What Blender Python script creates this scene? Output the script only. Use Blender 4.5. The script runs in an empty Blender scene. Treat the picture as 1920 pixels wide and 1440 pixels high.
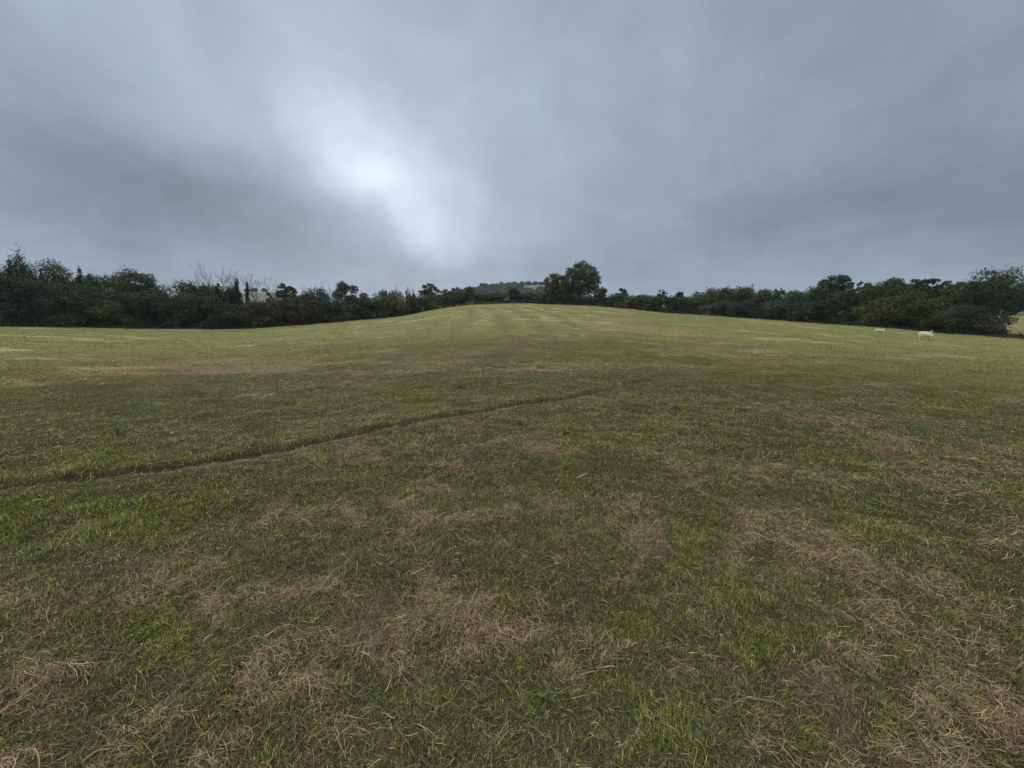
import bpy, math, random
import numpy as np
from mathutils import Vector, Matrix

C = bpy.context.scene
COL = C.collection
R = math.radians

# ------------------------------------------------------------------ camera
F = 720.0                      # focal length in photo pixels (1920 wide), ultra-wide phone lens
HOR = 590.0                    # row of the horizon
CAM_Z = 1.62
TH = math.atan((720.0 - HOR) / F)
cam_data = bpy.data.cameras.new("camera")
cam_data.sensor_width = 36.0
cam_data.lens = 36.0 * F / 1920.0
cam_data.clip_start = 0.05
cam_data.clip_end = 6000.0
cam = bpy.data.objects.new("camera", cam_data)
COL.objects.link(cam)
cam.location = (0, 0, CAM_Z)
cam.rotation_euler = (R(90) - TH, 0, 0)
C.camera = cam

def ray(px, py):
    u = (px - 960.0) / F
    v = -(py - 720.0) / F
    return np.array([u, math.cos(TH) + v * math.sin(TH), -math.sin(TH) + v * math.cos(TH)])

def nray(px, py):
    d = ray(px, py)
    return d / np.linalg.norm(d)

def at(px, py, Y):
    d = ray(px, py)
    k = Y / d[1]
    return np.array([d[0] * k, Y, CAM_Z + d[2] * k])

# ------------------------------------------------------------------ view, sky, sun
C.view_settings.view_transform = 'Standard'
C.view_settings.look = 'None'
C.view_settings.gamma = 1.0
C.view_settings.use_curve_mapping = False
C.view_settings.exposure = 0.0
C.render.engine = 'CYCLES'
C.cycles.max_bounces = 6
C.cycles.diffuse_bounces = 3
C.cycles.transmission_bounces = 3
C.cycles.volume_bounces = 0
C.cycles.use_denoising = True
C.cycles.denoiser = 'OPENIMAGEDENOISE'
C.cycles.denoising_input_passes = 'RGB_ALBEDO_NORMAL'
C.cycles.denoising_prefilter = 'ACCURATE'
C.cycles.use_adaptive_sampling = False

SUN_DIR = nray(715, 285)
SUN_EL = math.asin(SUN_DIR[2])
SUN_ROT = math.atan2(SUN_DIR[0], SUN_DIR[1])

world = bpy.data.worlds.new("World")
C.world = world
world.use_nodes = True
wt = world.node_tree
wt.nodes.clear()

class NT:
    """tiny helper for building node trees"""
    def __init__(s, nt): s.nt = nt
    def node(s, t, **kw):
        n = s.nt.nodes.new(t)
        for k, v in kw.items(): setattr(n, k, v)
        return n
    def put(s, sock, v):
        if v is None: return
        if isinstance(v, bpy.types.NodeSocket): s.nt.links.new(v, sock)
        else: sock.default_value = v
    def math(s, op, a, b=None, c=None, clamp=False):
        n = s.node('ShaderNodeMath', operation=op); n.use_clamp = clamp
        s.put(n.inputs[0], a); s.put(n.inputs[1], b)
        if c is not None: s.put(n.inputs[2], c)
        return n.outputs[0]
    def vmath(s, op, a, b=None, scale=None):
        n = s.node('ShaderNodeVectorMath', operation=op)
        s.put(n.inputs[0], a)
        if b is not None: s.put(n.inputs[1], b)
        if scale is not None: s.put(n.inputs['Scale'], scale)
        return n.outputs['Value'] if op in ('DOT_PRODUCT', 'LENGTH', 'DISTANCE') else n.outputs['Vector']
    def noise(s, vec, scale, detail=4, rough=0.5, dist=0.0, out='Fac'):
        n = s.node('ShaderNodeTexNoise')
        s.put(n.inputs['Vector'], vec); n.inputs['Scale'].default_value = scale
        n.inputs['Detail'].default_value = detail; n.inputs['Roughness'].default_value = rough
        n.inputs['Distortion'].default_value = dist
        return n.outputs[out]
    def mix(s, f, a, b, blend='MIX'):
        n = s.node('ShaderNodeMix', data_type='RGBA', blend_type=blend)
        s.put(n.inputs[0], f)
        for i, v in ((6, a), (7, b)):
            if isinstance(v, tuple): v = (*v, 1.0) if len(v) == 3 else v
            s.put(n.inputs[i], v)
        return n.outputs[2]
    def rng(s, v, a, b, c=0.0, d=1.0, smooth=False):
        n = s.node('ShaderNodeMapRange')
        if smooth: n.interpolation_type = 'SMOOTHSTEP'
        s.put(n.inputs[0], v)
        for i, q in enumerate((a, b, c, d)): n.inputs[i + 1].default_value = q
        return n.outputs[0]

w = NT(wt)
tc = w.node('ShaderNodeTexCoord')
d0 = w.vmath('NORMALIZE', tc.outputs['Generated'])
sep = w.node('ShaderNodeSeparateXYZ'); wt.links.new(d0, sep.inputs[0])
dz = w.math('MAXIMUM', sep.outputs[2], 0.0)
den = w.math('ADD', dz, 0.22)
comb = w.node('ShaderNodeCombineXYZ')
w.put(comb.inputs[0], w.math('DIVIDE', sep.outputs[0], den))
w.put(comb.inputs[1], w.math('DIVIDE', sep.outputs[1], den))
plane = comb.outputs[0]                                   # coordinates on the cloud deck
# warp of the direction so that the bright and dark masses get ragged edges
wn = w.noise(plane, 0.9, 4, 0.52, 0.3, out='Color')
warp = w.vmath('SCALE', w.vmath('SUBTRACT', wn, (0.5, 0.5, 0.5)), scale=0.09)
wn2 = w.noise(d0, 4.2, 4, 0.5, 0.0, out='Color')
warp2 = w.vmath('SCALE', w.vmath('SUBTRACT', wn2, (0.5, 0.5, 0.5)), scale=0.24)
dw = w.vmath('ADD', d0, w.vmath('ADD', warp, warp2))

def blob(px, py, sx, sy, ang, amp):
    """soft mass of cloud seen towards photo pixel px,py; sx, sy in radians, ang turns it"""
    c = nray(px, py)
    right = np.cross(c, [0, 0, 1.0]); right /= np.linalg.norm(right)
    up = np.cross(right, c)
    a = R(ang)
    t1 = right * math.cos(a) + up * math.sin(a)
    t2 = -right * math.sin(a) + up * math.cos(a)
    p = w.math('DIVIDE', w.vmath('DOT_PRODUCT', w.vmath('SUBTRACT', dw, tuple(c)), tuple(t1)), sx)
    q = w.math('DIVIDE', w.vmath('DOT_PRODUCT', w.vmath('SUBTRACT', dw, tuple(c)), tuple(t2)), sy)
    g = w.math('EXPONENT', w.math('MULTIPLY', w.math('MULTIPLY_ADD', p, p, w.math('MULTIPLY', q, q)), -1.0))
    front = w.rng(w.vmath('DOT_PRODUCT', d0, tuple(c)), 0.0, 0.4)
    return w.math('MULTIPLY', w.math('MULTIPLY', g, front), amp)

def total(lst):
    s = lst[0]
    for k in lst[1:]: s = w.math('ADD', s, k)
    return s

SKY_MASSES = [   # px, py, sx, sy, angle, amount (fraction of the base brightness)
    (700, 285, .15, .095, -25, .42), (570, 205, .16, .08, -30, .24),
    (825, 410, .13, .085, -30, .42), (730, 320, .36, .26, -38, .28),
    (700, 300, .07, .045, -20, .26), (300, 90, .40, .15, -30, .10), (60, 60, .3, .2, 0, .04), (800, 130, .34, .16, -20, .13),
    (60, 230, .16, .10, -10, -.12), (330, 330, .42, .12, -14, -.11), (530, 420, .20, .09, -20, -.09),
    (150, 400, .35, .08, 0, -.12), (350, 455, .30, .05, 0, -.04),
    (1180, 250, .28, .22, 0, .04), (950, 515, .45, .035, 0, -.11),
    (1450, 330, .30, .07, 10, .0), (1500, 420, .30, .06, 5, -.08), (1850, 440, .35, .09, 5, -.20),
    (1750, 120, .35, .25, 0, -.10), (1900, 30, .25, .2, 0, -.08), (20, 330, .2, .1, 0, -.06), (1000, 470, .18, .05, 0, -.06), (1850, 330, .30, .10, 5, -.06),
]
masses = total([blob(*m) for m in SKY_MASSES])
n1 = w.rng(w.noise(plane, 0.8, 5, 0.5, 0.5), 0.25, 0.75, -0.13, 0.13)
n2 = w.rng(w.noise(d0, 5.0, 6, 0.6, 0.8), 0.25, 0.75, -0.10, 0.10)
n3 = w.rng(w.noise(plane, 3.4, 6, 0.62, 0.6), 0.25, 0.75, -0.055, 0.055)
n2 = w.math('ADD', n2, n3)
hz = w.rng(sep.outputs[2], 0.0, 0.16, 0.03, 0.0, smooth=True)        # paler rim at the horizon
zen = w.rng(sep.outputs[2], 0.56, 0.95, 0.0, 4.2, smooth=True)        # overcast sky is brightest overhead; boosted out of frame to light the ground
back = w.rng(sep.outputs[1], 0.15, -0.6, 0.0, 1.5, smooth=True)       # unseen sky behind the viewer brightened as fill light for the hedges
zen = w.math('ADD', zen, back)
lum = w.math('ADD', w.math('ADD', w.math('ADD', n1, n2), w.math('ADD', hz, zen)), w.math('ADD', masses, 1.0))
lum = w.math('MAXIMUM', lum, 0.35)
base_col = w.mix(w.rng(sep.outputs[2], 0.0, 0.5), (0.298, 0.364, 0.460), (0.320, 0.388, 0.478))
bright = w.rng(masses, 0.15, 1.5)
tint = w.mix(bright, base_col, (0.395, 0.435, 0.487))
tint = w.mix(w.rng(zen, 0.0, 1.5), tint, (0.385, 0.392, 0.400))
skyc = w.vmath('SCALE', tint, scale=lum)
bg = w.node('ShaderNodeBackground'); wt.links.new(skyc, bg.inputs[0]); bg.inputs[1].default_value = 1.0
nis = w.node('ShaderNodeTexSky', sky_type='NISHITA')
nis.sun_disc = False; nis.sun_elevation = SUN_EL; nis.sun_rotation = SUN_ROT
nis.air_density = 1.0; nis.dust_density = 2.0
bg2 = w.node('ShaderNodeBackground'); wt.links.new(nis.outputs[0], bg2.inputs[0]); bg2.inputs[1].default_value = 0.06
mx = w.node('ShaderNodeMixShader'); mx.inputs[0].default_value = 0.02
wt.links.new(bg.outputs[0], mx.inputs[1]); wt.links.new(bg2.outputs[0], mx.inputs[2])
wo = w.node('ShaderNodeOutputWorld'); wt.links.new(mx.outputs[0], wo.inputs[0])

sl = bpy.data.lights.new("sun", 'SUN')
sl.energy = 1.5; sl.angle = R(28); sl.color = (1.0, 0.955, 0.89)
sun = bpy.data.objects.new("sun", sl); COL.objects.link(sun)
sun.rotation_euler = Vector(SUN_DIR).to_track_quat('Z', 'Y').to_euler()
sun.location = (0, 0, 60)

# ------------------------------------------------------------------ helpers
rs = np.random.RandomState(7)
_perm = np.random.RandomState(3).permutation(65536)
_ang = np.random.RandomState(5).rand(65536) * 2 * np.pi

def perlin(x, y):
    xi = np.floor(x).astype(np.int64); yi = np.floor(y).astype(np.int64)
    xf = x - xi; yf = y - yi
    def g(ix, iy, fx, fy):
        h = _perm[(ix + _perm[iy & 65535]) & 65535]
        a = _ang[h]
        return np.cos(a) * fx + np.sin(a) * fy
    u = xf * xf * xf * (xf * (xf * 6 - 15) + 10); v = yf * yf * yf * (yf * (yf * 6 - 15) + 10)
    n00 = g(xi, yi, xf, yf); n10 = g(xi + 1, yi, xf - 1, yf)
    n01 = g(xi, yi + 1, xf, yf - 1); n11 = g(xi + 1, yi + 1, xf - 1, yf - 1)
    return ((n00 * (1 - u) + n10 * u) * (1 - v) + (n01 * (1 - u) + n11 * u) * v) * 1.5

def fbm(x, y, scale, octaves=4, rough=0.5, seed=0.0):
    s = 0; a = 1.0; t = 0; f = 1.0 / scale
    for o in range(octaves):
        s = s + a * perlin(x * f + seed * 17.3 + o * 5.1, y * f - seed * 9.7 + o * 3.3)
        t += a; a *= rough; f *= 2.03
    return s / t * 1.35

def sstep(v, a, b):
    t = np.clip((v - a) / (b - a), 0, 1)
    return t * t * (3 - 2 * t)

def np_mesh(name, verts, loops, totals, mat, colors=None, smooth=False):
    me = bpy.data.meshes.new(name)
    verts = np.asarray(verts, dtype=np.float32).reshape(-1, 3)
    loops = np.asarray(loops, dtype=np.int32).ravel()
    totals = np.asarray(totals, dtype=np.int32).ravel()
    me.vertices.add(len(verts)); me.vertices.foreach_set("co", verts.ravel())
    me.loops.add(len(loops)); me.loops.foreach_set("vertex_index", loops)
    starts = np.concatenate([[0], np.cumsum(totals)[:-1]]).astype(np.int32)
    me.polygons.add(len(totals)); me.polygons.foreach_set("loop_start", starts)
    if smooth: me.polygons.foreach_set("use_smooth", np.ones(len(totals), dtype=bool))
    me.update(calc_edges=True)
    if colors is not None:
        ca = me.color_attributes.new("col", 'FLOAT_COLOR', 'POINT')
        c4 = np.ones((len(verts), 4), dtype=np.float32); c4[:, :3] = np.clip(colors, 0, 1)
        ca.data.foreach_set("color", c4.ravel())
    me.materials.append(mat)
    return me

def link(name, me, parent=None, loc=None):
    o = bpy.data.objects.new(name, me); COL.objects.link(o)
    if parent is not None: o.parent = parent
    if loc is not None: o.location = loc
    return o

def tag(o, label=None, cat=None, group=None, kind=None):
    if label: o['label'] = label
    if cat: o['category'] = cat
    if group: o['group'] = group
    if kind: o['kind'] = kind
    return o

def empty(name, loc, label, cat, group=None):
    o = bpy.data.objects.new(name, None); COL.objects.link(o)
    o.location = loc; o.empty_display_size = 0.5
    return tag(o, label, cat, group)

# ------------------------------------------------------------------ materials
def leafy_material(name, trans=0.3, rough=0.75, spec=0.15, noise_amt=0.25, noise_scale=3.0):
    m = bpy.data.materials.new(name); m.use_nodes = True
    t = m.node_tree; t.nodes.clear(); k = NT(t)
    at_ = k.node('ShaderNodeAttribute', attribute_name='col')
    geo = k.node('ShaderNodeNewGeometry')
    n = k.noise(geo.outputs['Position'], noise_scale, 3, 0.6)
    f = k.rng(n, 0.25, 0.75, 1 - noise_amt, 1 + noise_amt)
    col = k.vmath('SCALE', at_.outputs['Color'], scale=f)
    b = k.node('ShaderNodeBsdfPrincipled')
    t.links.new(col, b.inputs['Base Color']); b.inputs['Roughness'].default_value = rough
    b.inputs['Specular IOR Level'].default_value = spec
    tr = k.node('ShaderNodeBsdfTranslucent'); t.links.new(k.vmath('MULTIPLY', col, (1.15, 1.15, 0.6)), tr.inputs[0])
    mxs = k.node('ShaderNodeMixShader'); mxs.inputs[0].default_value = trans
    t.links.new(b.outputs[0], mxs.inputs[1]); t.links.new(tr.outputs[0], mxs.inputs[2])
    o = k.node('ShaderNodeOutputMaterial'); t.links.new(mxs.outputs[0], o.inputs[0])
    return m

M_GRASS = leafy_material("grass_blade", 0.30, 0.6, 0.25, 0.12, 6.0)
M_STRAW = leafy_material("dry_straw", 0.15, 0.7, 0.2, 0.15, 40.0)
M_LEAF = leafy_material("tree_foliage", 0.12, 0.75, 0.15, 0.22, 0.9)

def simple_noise_material(name, c1, c2, scale, rough=0.9, bump=0.4):
    m = bpy.data.materials.new(name); m.use_nodes = True
    t = m.node_tree; t.nodes.clear(); k = NT(t)
    tcn = k.node('ShaderNodeTexCoord')
    n = k.noise(tcn.outputs['Object'], scale, 5, 0.6)
    col = k.mix(k.rng(n, 0.3, 0.7), c1, c2)
    b = k.node('ShaderNodeBsdfPrincipled'); t.links.new(col, b.inputs['Base Color'])
    b.inputs['Roughness'].default_value = rough; b.inputs['Specular IOR Level'].default_value = 0.2
    bp = k.node('ShaderNodeBump'); bp.inputs['Strength'].default_value = bump
    t.links.new(n, bp.inputs['Height']); t.links.new(bp.outputs[0], b.inputs['Normal'])
    o = k.node('ShaderNodeOutputMaterial'); t.links.new(b.outputs[0], o.inputs[0])
    return m

M_BARK = simple_noise_material("bark", (0.055, 0.045, 0.034), (0.11, 0.095, 0.075), 6.0)
M_DEAD = simple_noise_material("dead_wood", (0.045, 0.041, 0.037), (0.08, 0.072, 0.064), 5.0)
M_WOOL = simple_noise_material("wool", (0.42, 0.38, 0.29), (0.56, 0.51, 0.40), 14.0, 0.95, 0.8)
M_FACE = simple_noise_material("sheep_face", (0.05, 0.04, 0.035), (0.10, 0.085, 0.07), 10.0)
M_PALEFACE = simple_noise_material("pale_sheep_face", (0.36, 0.32, 0.25), (0.46, 0.42, 0.34), 10.0)
M_HOOF = simple_noise_material("hoof", (0.03, 0.027, 0.022), (0.05, 0.04, 0.035), 10.0)
M_POLE = simple_noise_material("weathered_pole", (0.13, 0.115, 0.10), (0.20, 0.18, 0.16), 8.0)
M_CERAMIC = simple_noise_material("insulator", (0.30, 0.30, 0.30), (0.40, 0.40, 0.39), 8.0)
M_DUNG = simple_noise_material("dung", (0.018, 0.014, 0.010), (0.04, 0.03, 0.022), 25.0)
M_TWIG = simple_noise_material("pale_twig", (0.30, 0.26, 0.19), (0.42, 0.36, 0.27), 30.0)

# ground: colour comes from what grows or lies there plus painted track-side shade (vertex attribute), broken up by fine noise
def ground_material(name):
    m = bpy.data.materials.new(name); m.use_nodes = True
    t = m.node_tree; t.nodes.clear(); k = NT(t)
    a = k.node('ShaderNodeAttribute', attribute_name='col')
    g = k.node('ShaderNodeNewGeometry')
    f1 = k.noise(g.outputs['Position'], 9.0, 6, 0.65)
    f2 = k.noise(g.outputs['Position'], 55.0, 4, 0.6)
    f = k.math('MULTIPLY', k.rng(f1, 0.3, 0.7, 0.72, 1.28), k.rng(f2, 0.3, 0.7, 0.7, 1.3))
    col = k.vmath('SCALE', a.outputs['Color'], scale=f)
    b = k.node('ShaderNodeBsdfPrincipled'); t.links.new(col, b.inputs['Base Color'])
    b.inputs['Roughness'].default_value = 0.95; b.inputs['Specular IOR Level'].default_value = 0.1
    bp = k.node('ShaderNodeBump'); bp.inputs['Strength'].default_value = 0.6; bp.inputs['Distance'].default_value = 0.03
    t.links.new(k.math('ADD', f1, f2), bp.inputs['Height']); t.links.new(bp.outputs[0], b.inputs['Normal'])
    o = k.node('ShaderNodeOutputMaterial'); t.links.new(b.outputs[0], o.inputs[0])
    return m
M_GROUND = ground_material("pasture_soil")

# ------------------------------------------------------------------ terrain
# edge of the field: photo column, row, distance ahead in metres
EDGE = np.array([
    (-900, 606, 34), (-300, 609, 38), (0, 612, 42), (240, 615, 46), (400, 618, 50), (480, 616, 53), (560, 610, 57), (640, 603, 62),
    (720, 597, 68), (780, 589, 74), (830, 578, 80), (900, 571.5, 85), (980, 570.5, 88), (1060, 573, 86),
    (1120, 575, 83), (1180, 580, 79), (1240, 587, 76), (1320, 591, 74), (1400, 597, 69), (1500, 604, 62),
    (1600, 610, 55), (1700, 618, 50), (1780, 625, 46), (1880, 631, 42), (1990, 640, 40), (2300, 655, 38), (3000, 670, 36)], float)

def edge_at(px):
    return np.interp(px, EDGE[:, 0], EDGE[:, 1]), np.interp(px, EDGE[:, 0], EDGE[:, 2])

_er = np.array([ray(e[0], e[1]) for e in EDGE])
EDGE_R = _er[:, 0] / _er[:, 1]                       # lateral / ahead ratio
EDGE_Y = EDGE[:, 2]
EDGE_Z = CAM_Z + _er[:, 2] / _er[:, 1] * EDGE_Y
_fr = np.linspace(-4, 4, 801)
_ker = np.exp(-np.linspace(-2, 2, 15) ** 2); _ker /= _ker.sum()
def _sm(v):
    q = np.interp(_fr, EDGE_R, v); p = np.pad(q, 7, mode='edge'); return np.convolve(p, _ker, 'valid')
_EY, _EZ = _sm(EDGE_Y), _sm(EDGE_Z)

# worn sheep track: photo pixels along its line
TRACK_PX = [(-420, 1010), (-150, 950), (0, 915), (120, 897), (260, 882), (350, 870), (450, 853), (540, 838), (640, 818), (720, 803), (800, 792),
            (900, 776), (1000, 763), (1080, 749), (1150, 733), (1220, 717), (1300, 700)]
def flat_hit(px, py):
    d = ray(px, py); k = -CAM_Z / d[2]
    return d[0] * k, d[1] * k
TRACK = np.array([flat_hit(*p) for p in TRACK_PX])
def track_dist(x, y):
    """signed distance to the track (positive on the far side) and position along it"""
    best = np.full(x.shape, 1e9); sg = np.zeros(x.shape); al = np.zeros(x.shape)
    for i in range(len(TRACK) - 1):
        a, b = TRACK[i], TRACK[i + 1]; ab = b - a; L = np.hypot(*ab)
        t = np.clip(((x - a[0]) * ab[0] + (y - a[1]) * ab[1]) / L ** 2, 0, 1)
        dx = x - (a[0] + t * ab[0]); dy = y - (a[1] + t * ab[1]); dd = np.hypot(dx, dy)
        s = np.sign(ab[0] * dy - ab[1] * dx)
        m = dd < best
        best = np.where(m, dd, best); sg = np.where(m, s, sg); al = np.where(m, i + t, al)
    return best * np.where(sg == 0, 1, sg), al

def terrain(x, y, fine=True):
    x = np.asarray(x, float); y = np.asarray(y, float)
    r = x / np.maximum(y, 0.5)
    far = np.interp(np.clip(r, -4, 4), _fr, _EY); zb = np.interp(np.clip(r, -4, 4), _fr, _EZ)
    t = np.clip(y / far, 0, 1.0)
    s = t * t * (3 - 2 * t)
    fade = sstep(y, 0.5, 6.0)
    z = zb * s * fade
    z = z - 0.55 * np.exp(-((x - 35) / 14) ** 2 - ((y - 31) / 9) ** 2)
    # land beyond the hedge: gently falling behind the crest, rising to the right
    over = np.maximum(y - far, 0)
    z = z - 1.2 * sstep(over, 0, 60) * np.exp(-((r) / 0.45) ** 2)
    z = z + 3.0 * sstep(over, 8, 70) * sstep(r, 1.0, 1.35)
    z = z + 0.10 * fbm(x, y, 9.0, 3, 0.5, 1) * sstep(np.hypot(x, y), 2, 12)
    if fine:
        z = z + 0.040 * fbm(x, y, 1.1, 3, 0.55, 2) + 0.030 * fbm(x, y, 0.30, 3, 0.55, 3)
        near = (np.abs(x) < 30) & (y < 20) & (y > -2)
        if np.any(near):
            sd, al = track_dist(x[near], y[near])
            amp = sstep(al, 0.5, 3) * (1 - sstep(al, 13.0, 15.5)) * 0.6 + 0.4 * (1 - sstep(al, 14, 16))
            sdw = sd + 0.045 * fbm(x[near], y[near], 1.6, 3, 0.5, 4)
            groove = -0.045 * np.exp(-(np.minimum(sdw, 0) / 0.13) ** 2 - (np.maximum(sdw, 0) / 0.05) ** 2)
            lip = 0.022 * np.exp(-((sdw - 0.15) / 0.11) ** 2)
            z[near] += amp * (groove + lip)
    return z

def ground_z(x, y):
    return float(terrain(np.array([x]), np.array([y]))[0])

def ground_hit(px, py):
    d = ray(px, py); last = 0
    for k in np.arange(0.5, 160, 0.05):
        p = d * k; 
        if CAM_Z + p[2] <= terrain(np.array([p[0]]), np.array([p[1]]), False)[0]:
            return np.array([p[0], p[1], ground_z(p[0], p[1])])
    return np.array([d[0] * 80, d[1] * 80, ground_z(d[0] * 80, d[1] * 80)])

# ------------------------------------------------------------------ what covers the ground where
# px, py, half width, half height (photo pixels on the ground), kind, amount
MARKS = [
    (860, 1130, 95, 45, 'straw', 1.0), (720, 1190, 120, 40, 'straw', .6), (900, 1200, 80, 35, 'straw', .5), (710, 1140, 75, 40, 'brown', .95), (760, 1080, 60, 30, 'brown', .6),
    (1205, 1030, 45, 22, 'brown', 1.0), (1140, 1075, 60, 25, 'straw', .5), (1180, 1055, 100, 40, 'straw', .4),
    (80, 1145, 130, 22, 'straw', .8), (50, 1310, 150, 45, 'straw', .9), (260, 1265, 160, 25, 'brown', .8), (130, 1290, 70, 25, 'brown', .9),
    (430, 1130, 120, 30, 'straw', .5), (330, 1090, 120, 25, 'straw', .3), (230, 1060, 60, 14, 'brown', .7), (100, 1010, 130, 16, 'straw', .8), (350, 950, 90, 22, 'straw', .6), (300, 985, 60, 14, 'straw', .5),
    (660, 870, 70, 18, 'straw', .6), (600, 890, 50, 14, 'straw', .35), (590, 960, 90, 22, 'straw', .35), (680, 960, 80, 25, 'straw', .5), (870, 945, 90, 22, 'brown', .4),
    (1010, 850, 40, 15, 'straw', .6), (1015, 875, 45, 14, 'brown', .6), (1350, 860, 60, 14, 'brown', .7), (1280, 880, 50, 10, 'straw', .7), (1390, 890, 60, 14, 'straw', .4),
    (1265, 770, 22, 6, 'brown', 1.0), (1262, 760, 25, 6, 'straw', .7), (1060, 818, 14, 4, 'brown', .8), (1590, 805, 60, 12, 'straw', .8), (1610, 818, 40, 6, 'brown', .8), (1560, 803, 40, 5, 'brown', .8),
    (1710, 790, 40, 8, 'brown', .7), (1760, 797, 60, 8, 'straw', .5), (1690, 840, 90, 18, 'straw', .6), (1820, 850, 110, 22, 'straw', .55), (1650, 860, 60, 14, 'brown', .6),
    (1450, 880, 50, 9, 'brown', .7), (1520, 872, 30, 7, 'brown', .8), (1740, 900, 90, 22, 'brown', .5), (1880, 950, 90, 35, 'brown', .6), (1720, 895, 80, 16, 'straw', .5),
    (1490, 925, 60, 14, 'brown', .6), (1430, 990, 60, 25, 'straw', .45), (1550, 1050, 45, 14, 'straw', .9), (1560, 1000, 80, 20, 'brown', .4), (1400, 1050, 80, 30, 'straw', .45),
    (1650, 1090, 90, 18, 'straw', .5), (1850, 1010, 90, 20, 'straw', .5), (1550, 1330, 60, 75, 'brown', .9), (1560, 1220, 40, 30, 'straw', .7), (1450, 1400, 70, 50, 'straw', .5),
    (1850, 1330, 100, 90, 'straw', .7), (1780, 1200, 110, 35, 'straw', .5), (1360, 1270, 40, 22, 'brown', .7), (1100, 1215, 60, 28, 'straw', .5), (1690, 1310, 30, 25, 'straw', .6),
    (880, 1400, 150, 40, 'straw', .35), (150, 1400, 160, 50, 'straw', .6), (470, 1310, 60, 35, 'straw', .5), (730, 1390, 60, 30, 'brown', .6), (1700, 1440, 160, 40, 'straw', .6),
    (1600, 960, 110, 30, 'green', .5), (1750, 1010, 120, 30, 'green', .4), (170, 1190, 100, 25, 'green', .5), (130, 960, 260, 35, 'lush', 1.0), (0, 930, 200, 50, 'lush', .8), (250, 905, 140, 14, 'lush', .6),
    (1150, 860, 90, 30, 'green', .6), (1040, 800, 90, 20, 'green', .5), (1100, 1160, 60, 50, 'green', .6), (1270, 1180, 90, 50, 'green', .8), (960, 1330, 130, 40, 'green', .6), (560, 1050, 90, 30, 'green', .4),
    (330, 1200, 160, 22, 'green', .5), (400, 1270, 120, 30, 'green', .5), (1000, 980, 90, 30, 'green', .4), (700, 900, 90, 20, 'green', .5),
    # far field: hay left in pale streaks and browned rows
    (230, 705, 110, 3.0, 'hay', .9), (60, 722, 90, 3.0, 'hay', .8), (160, 692, 80, 2.5, 'hay', .8), (440, 698, 90, 3.5, 'hay', 1.0), (470, 740, 50, 2.2, 'hay', .9), (500, 690, 90, 3, 'hay', .7),
    (620, 682, 90, 3.0, 'hay', .8), (560, 672, 130, 6, 'straw', .95), (420, 682, 130, 6, 'straw', .95), (250, 700, 170, 7, 'straw', .6), (760, 690, 120, 6, 'straw', .6), (700, 700, 130, 3, 'hay', .6), (950, 690, 180, 2.5, 'hay', .9), (1060, 683, 120, 2.0, 'hay', .9), (1180, 688, 90, 2.2, 'hay', .8),
    (820, 684, 90, 3, 'hay', .6), (750, 681, 30, 4, 'brown', .7), (825, 650, 30, 7, 'brown', .6), (1000, 630, 14, 5, 'brown', .7), (960, 652, 30, 6, 'brown', .7), (985, 642, 25, 6, 'brown', .8), (1035, 632, 12, 5, 'brown', .8),
    (1038, 645, 14, 7, 'brown', .6), (1075, 630, 12, 5, 'brown', .8), (1080, 643, 14, 6, 'brown', .8), (1150, 660, 35, 5, 'brown', .5), (1185, 638, 30, 5, 'brown', .4), (1230, 655, 60, 4, 'brown', .4), (1400, 658, 70, 2.0, 'hay', .6),
    (1300, 668, 70, 2.0, 'hay', .6), (1560, 680, 120, 2.0, 'hay', .4), (1230, 620, 120, 6, 'straw', .7), (1150, 600, 160, 4, 'straw', .45), (1380, 660, 160, 6, 'straw', .5), (990, 700, 120, 8, 'straw', .4), (90, 672, 70, 2.0, 'hay', .7), (0, 655, 100, 2.0, 'hay', .6), (120, 665, 90, 1.6, 'hay', .5),
    (1490, 765, 60, 6, 'straw', .5), (1640, 727, 60, 3, 'hay', .6), (1880, 742, 60, 4, 'hay', .7), (1590, 790, 100, 14, 'straw', .3), (380, 660, 200, 3, 'straw', .4),
    (300, 760, 420, 16, 'green', .7), (900, 735, 250, 14, 'green', .5), (1350, 715, 330, 14, 'green', .7), (1400, 830, 260, 30, 'green', .3), (640, 745, 300, 14, 'green', .5),
]
_M = []
for px, py, rx, ry, kd, am in MARKS:
    x0, y0 = flat_hit(px, py) if py > 700 else tuple(ground_hit(px, py)[:2])
    xa, ya = flat_hit(px, py - ry) if py > 700 else tuple(ground_hit(px, py - ry)[:2])
    ax = rx / F * math.hypot(y0, 0.5 * CAM_Z) ; ay = max(abs(math.hypot(xa, ya) - math.hypot(x0, y0)), ry / F * y0)
    _M.append((x0, y0, ax, ay, kd, am))

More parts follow.
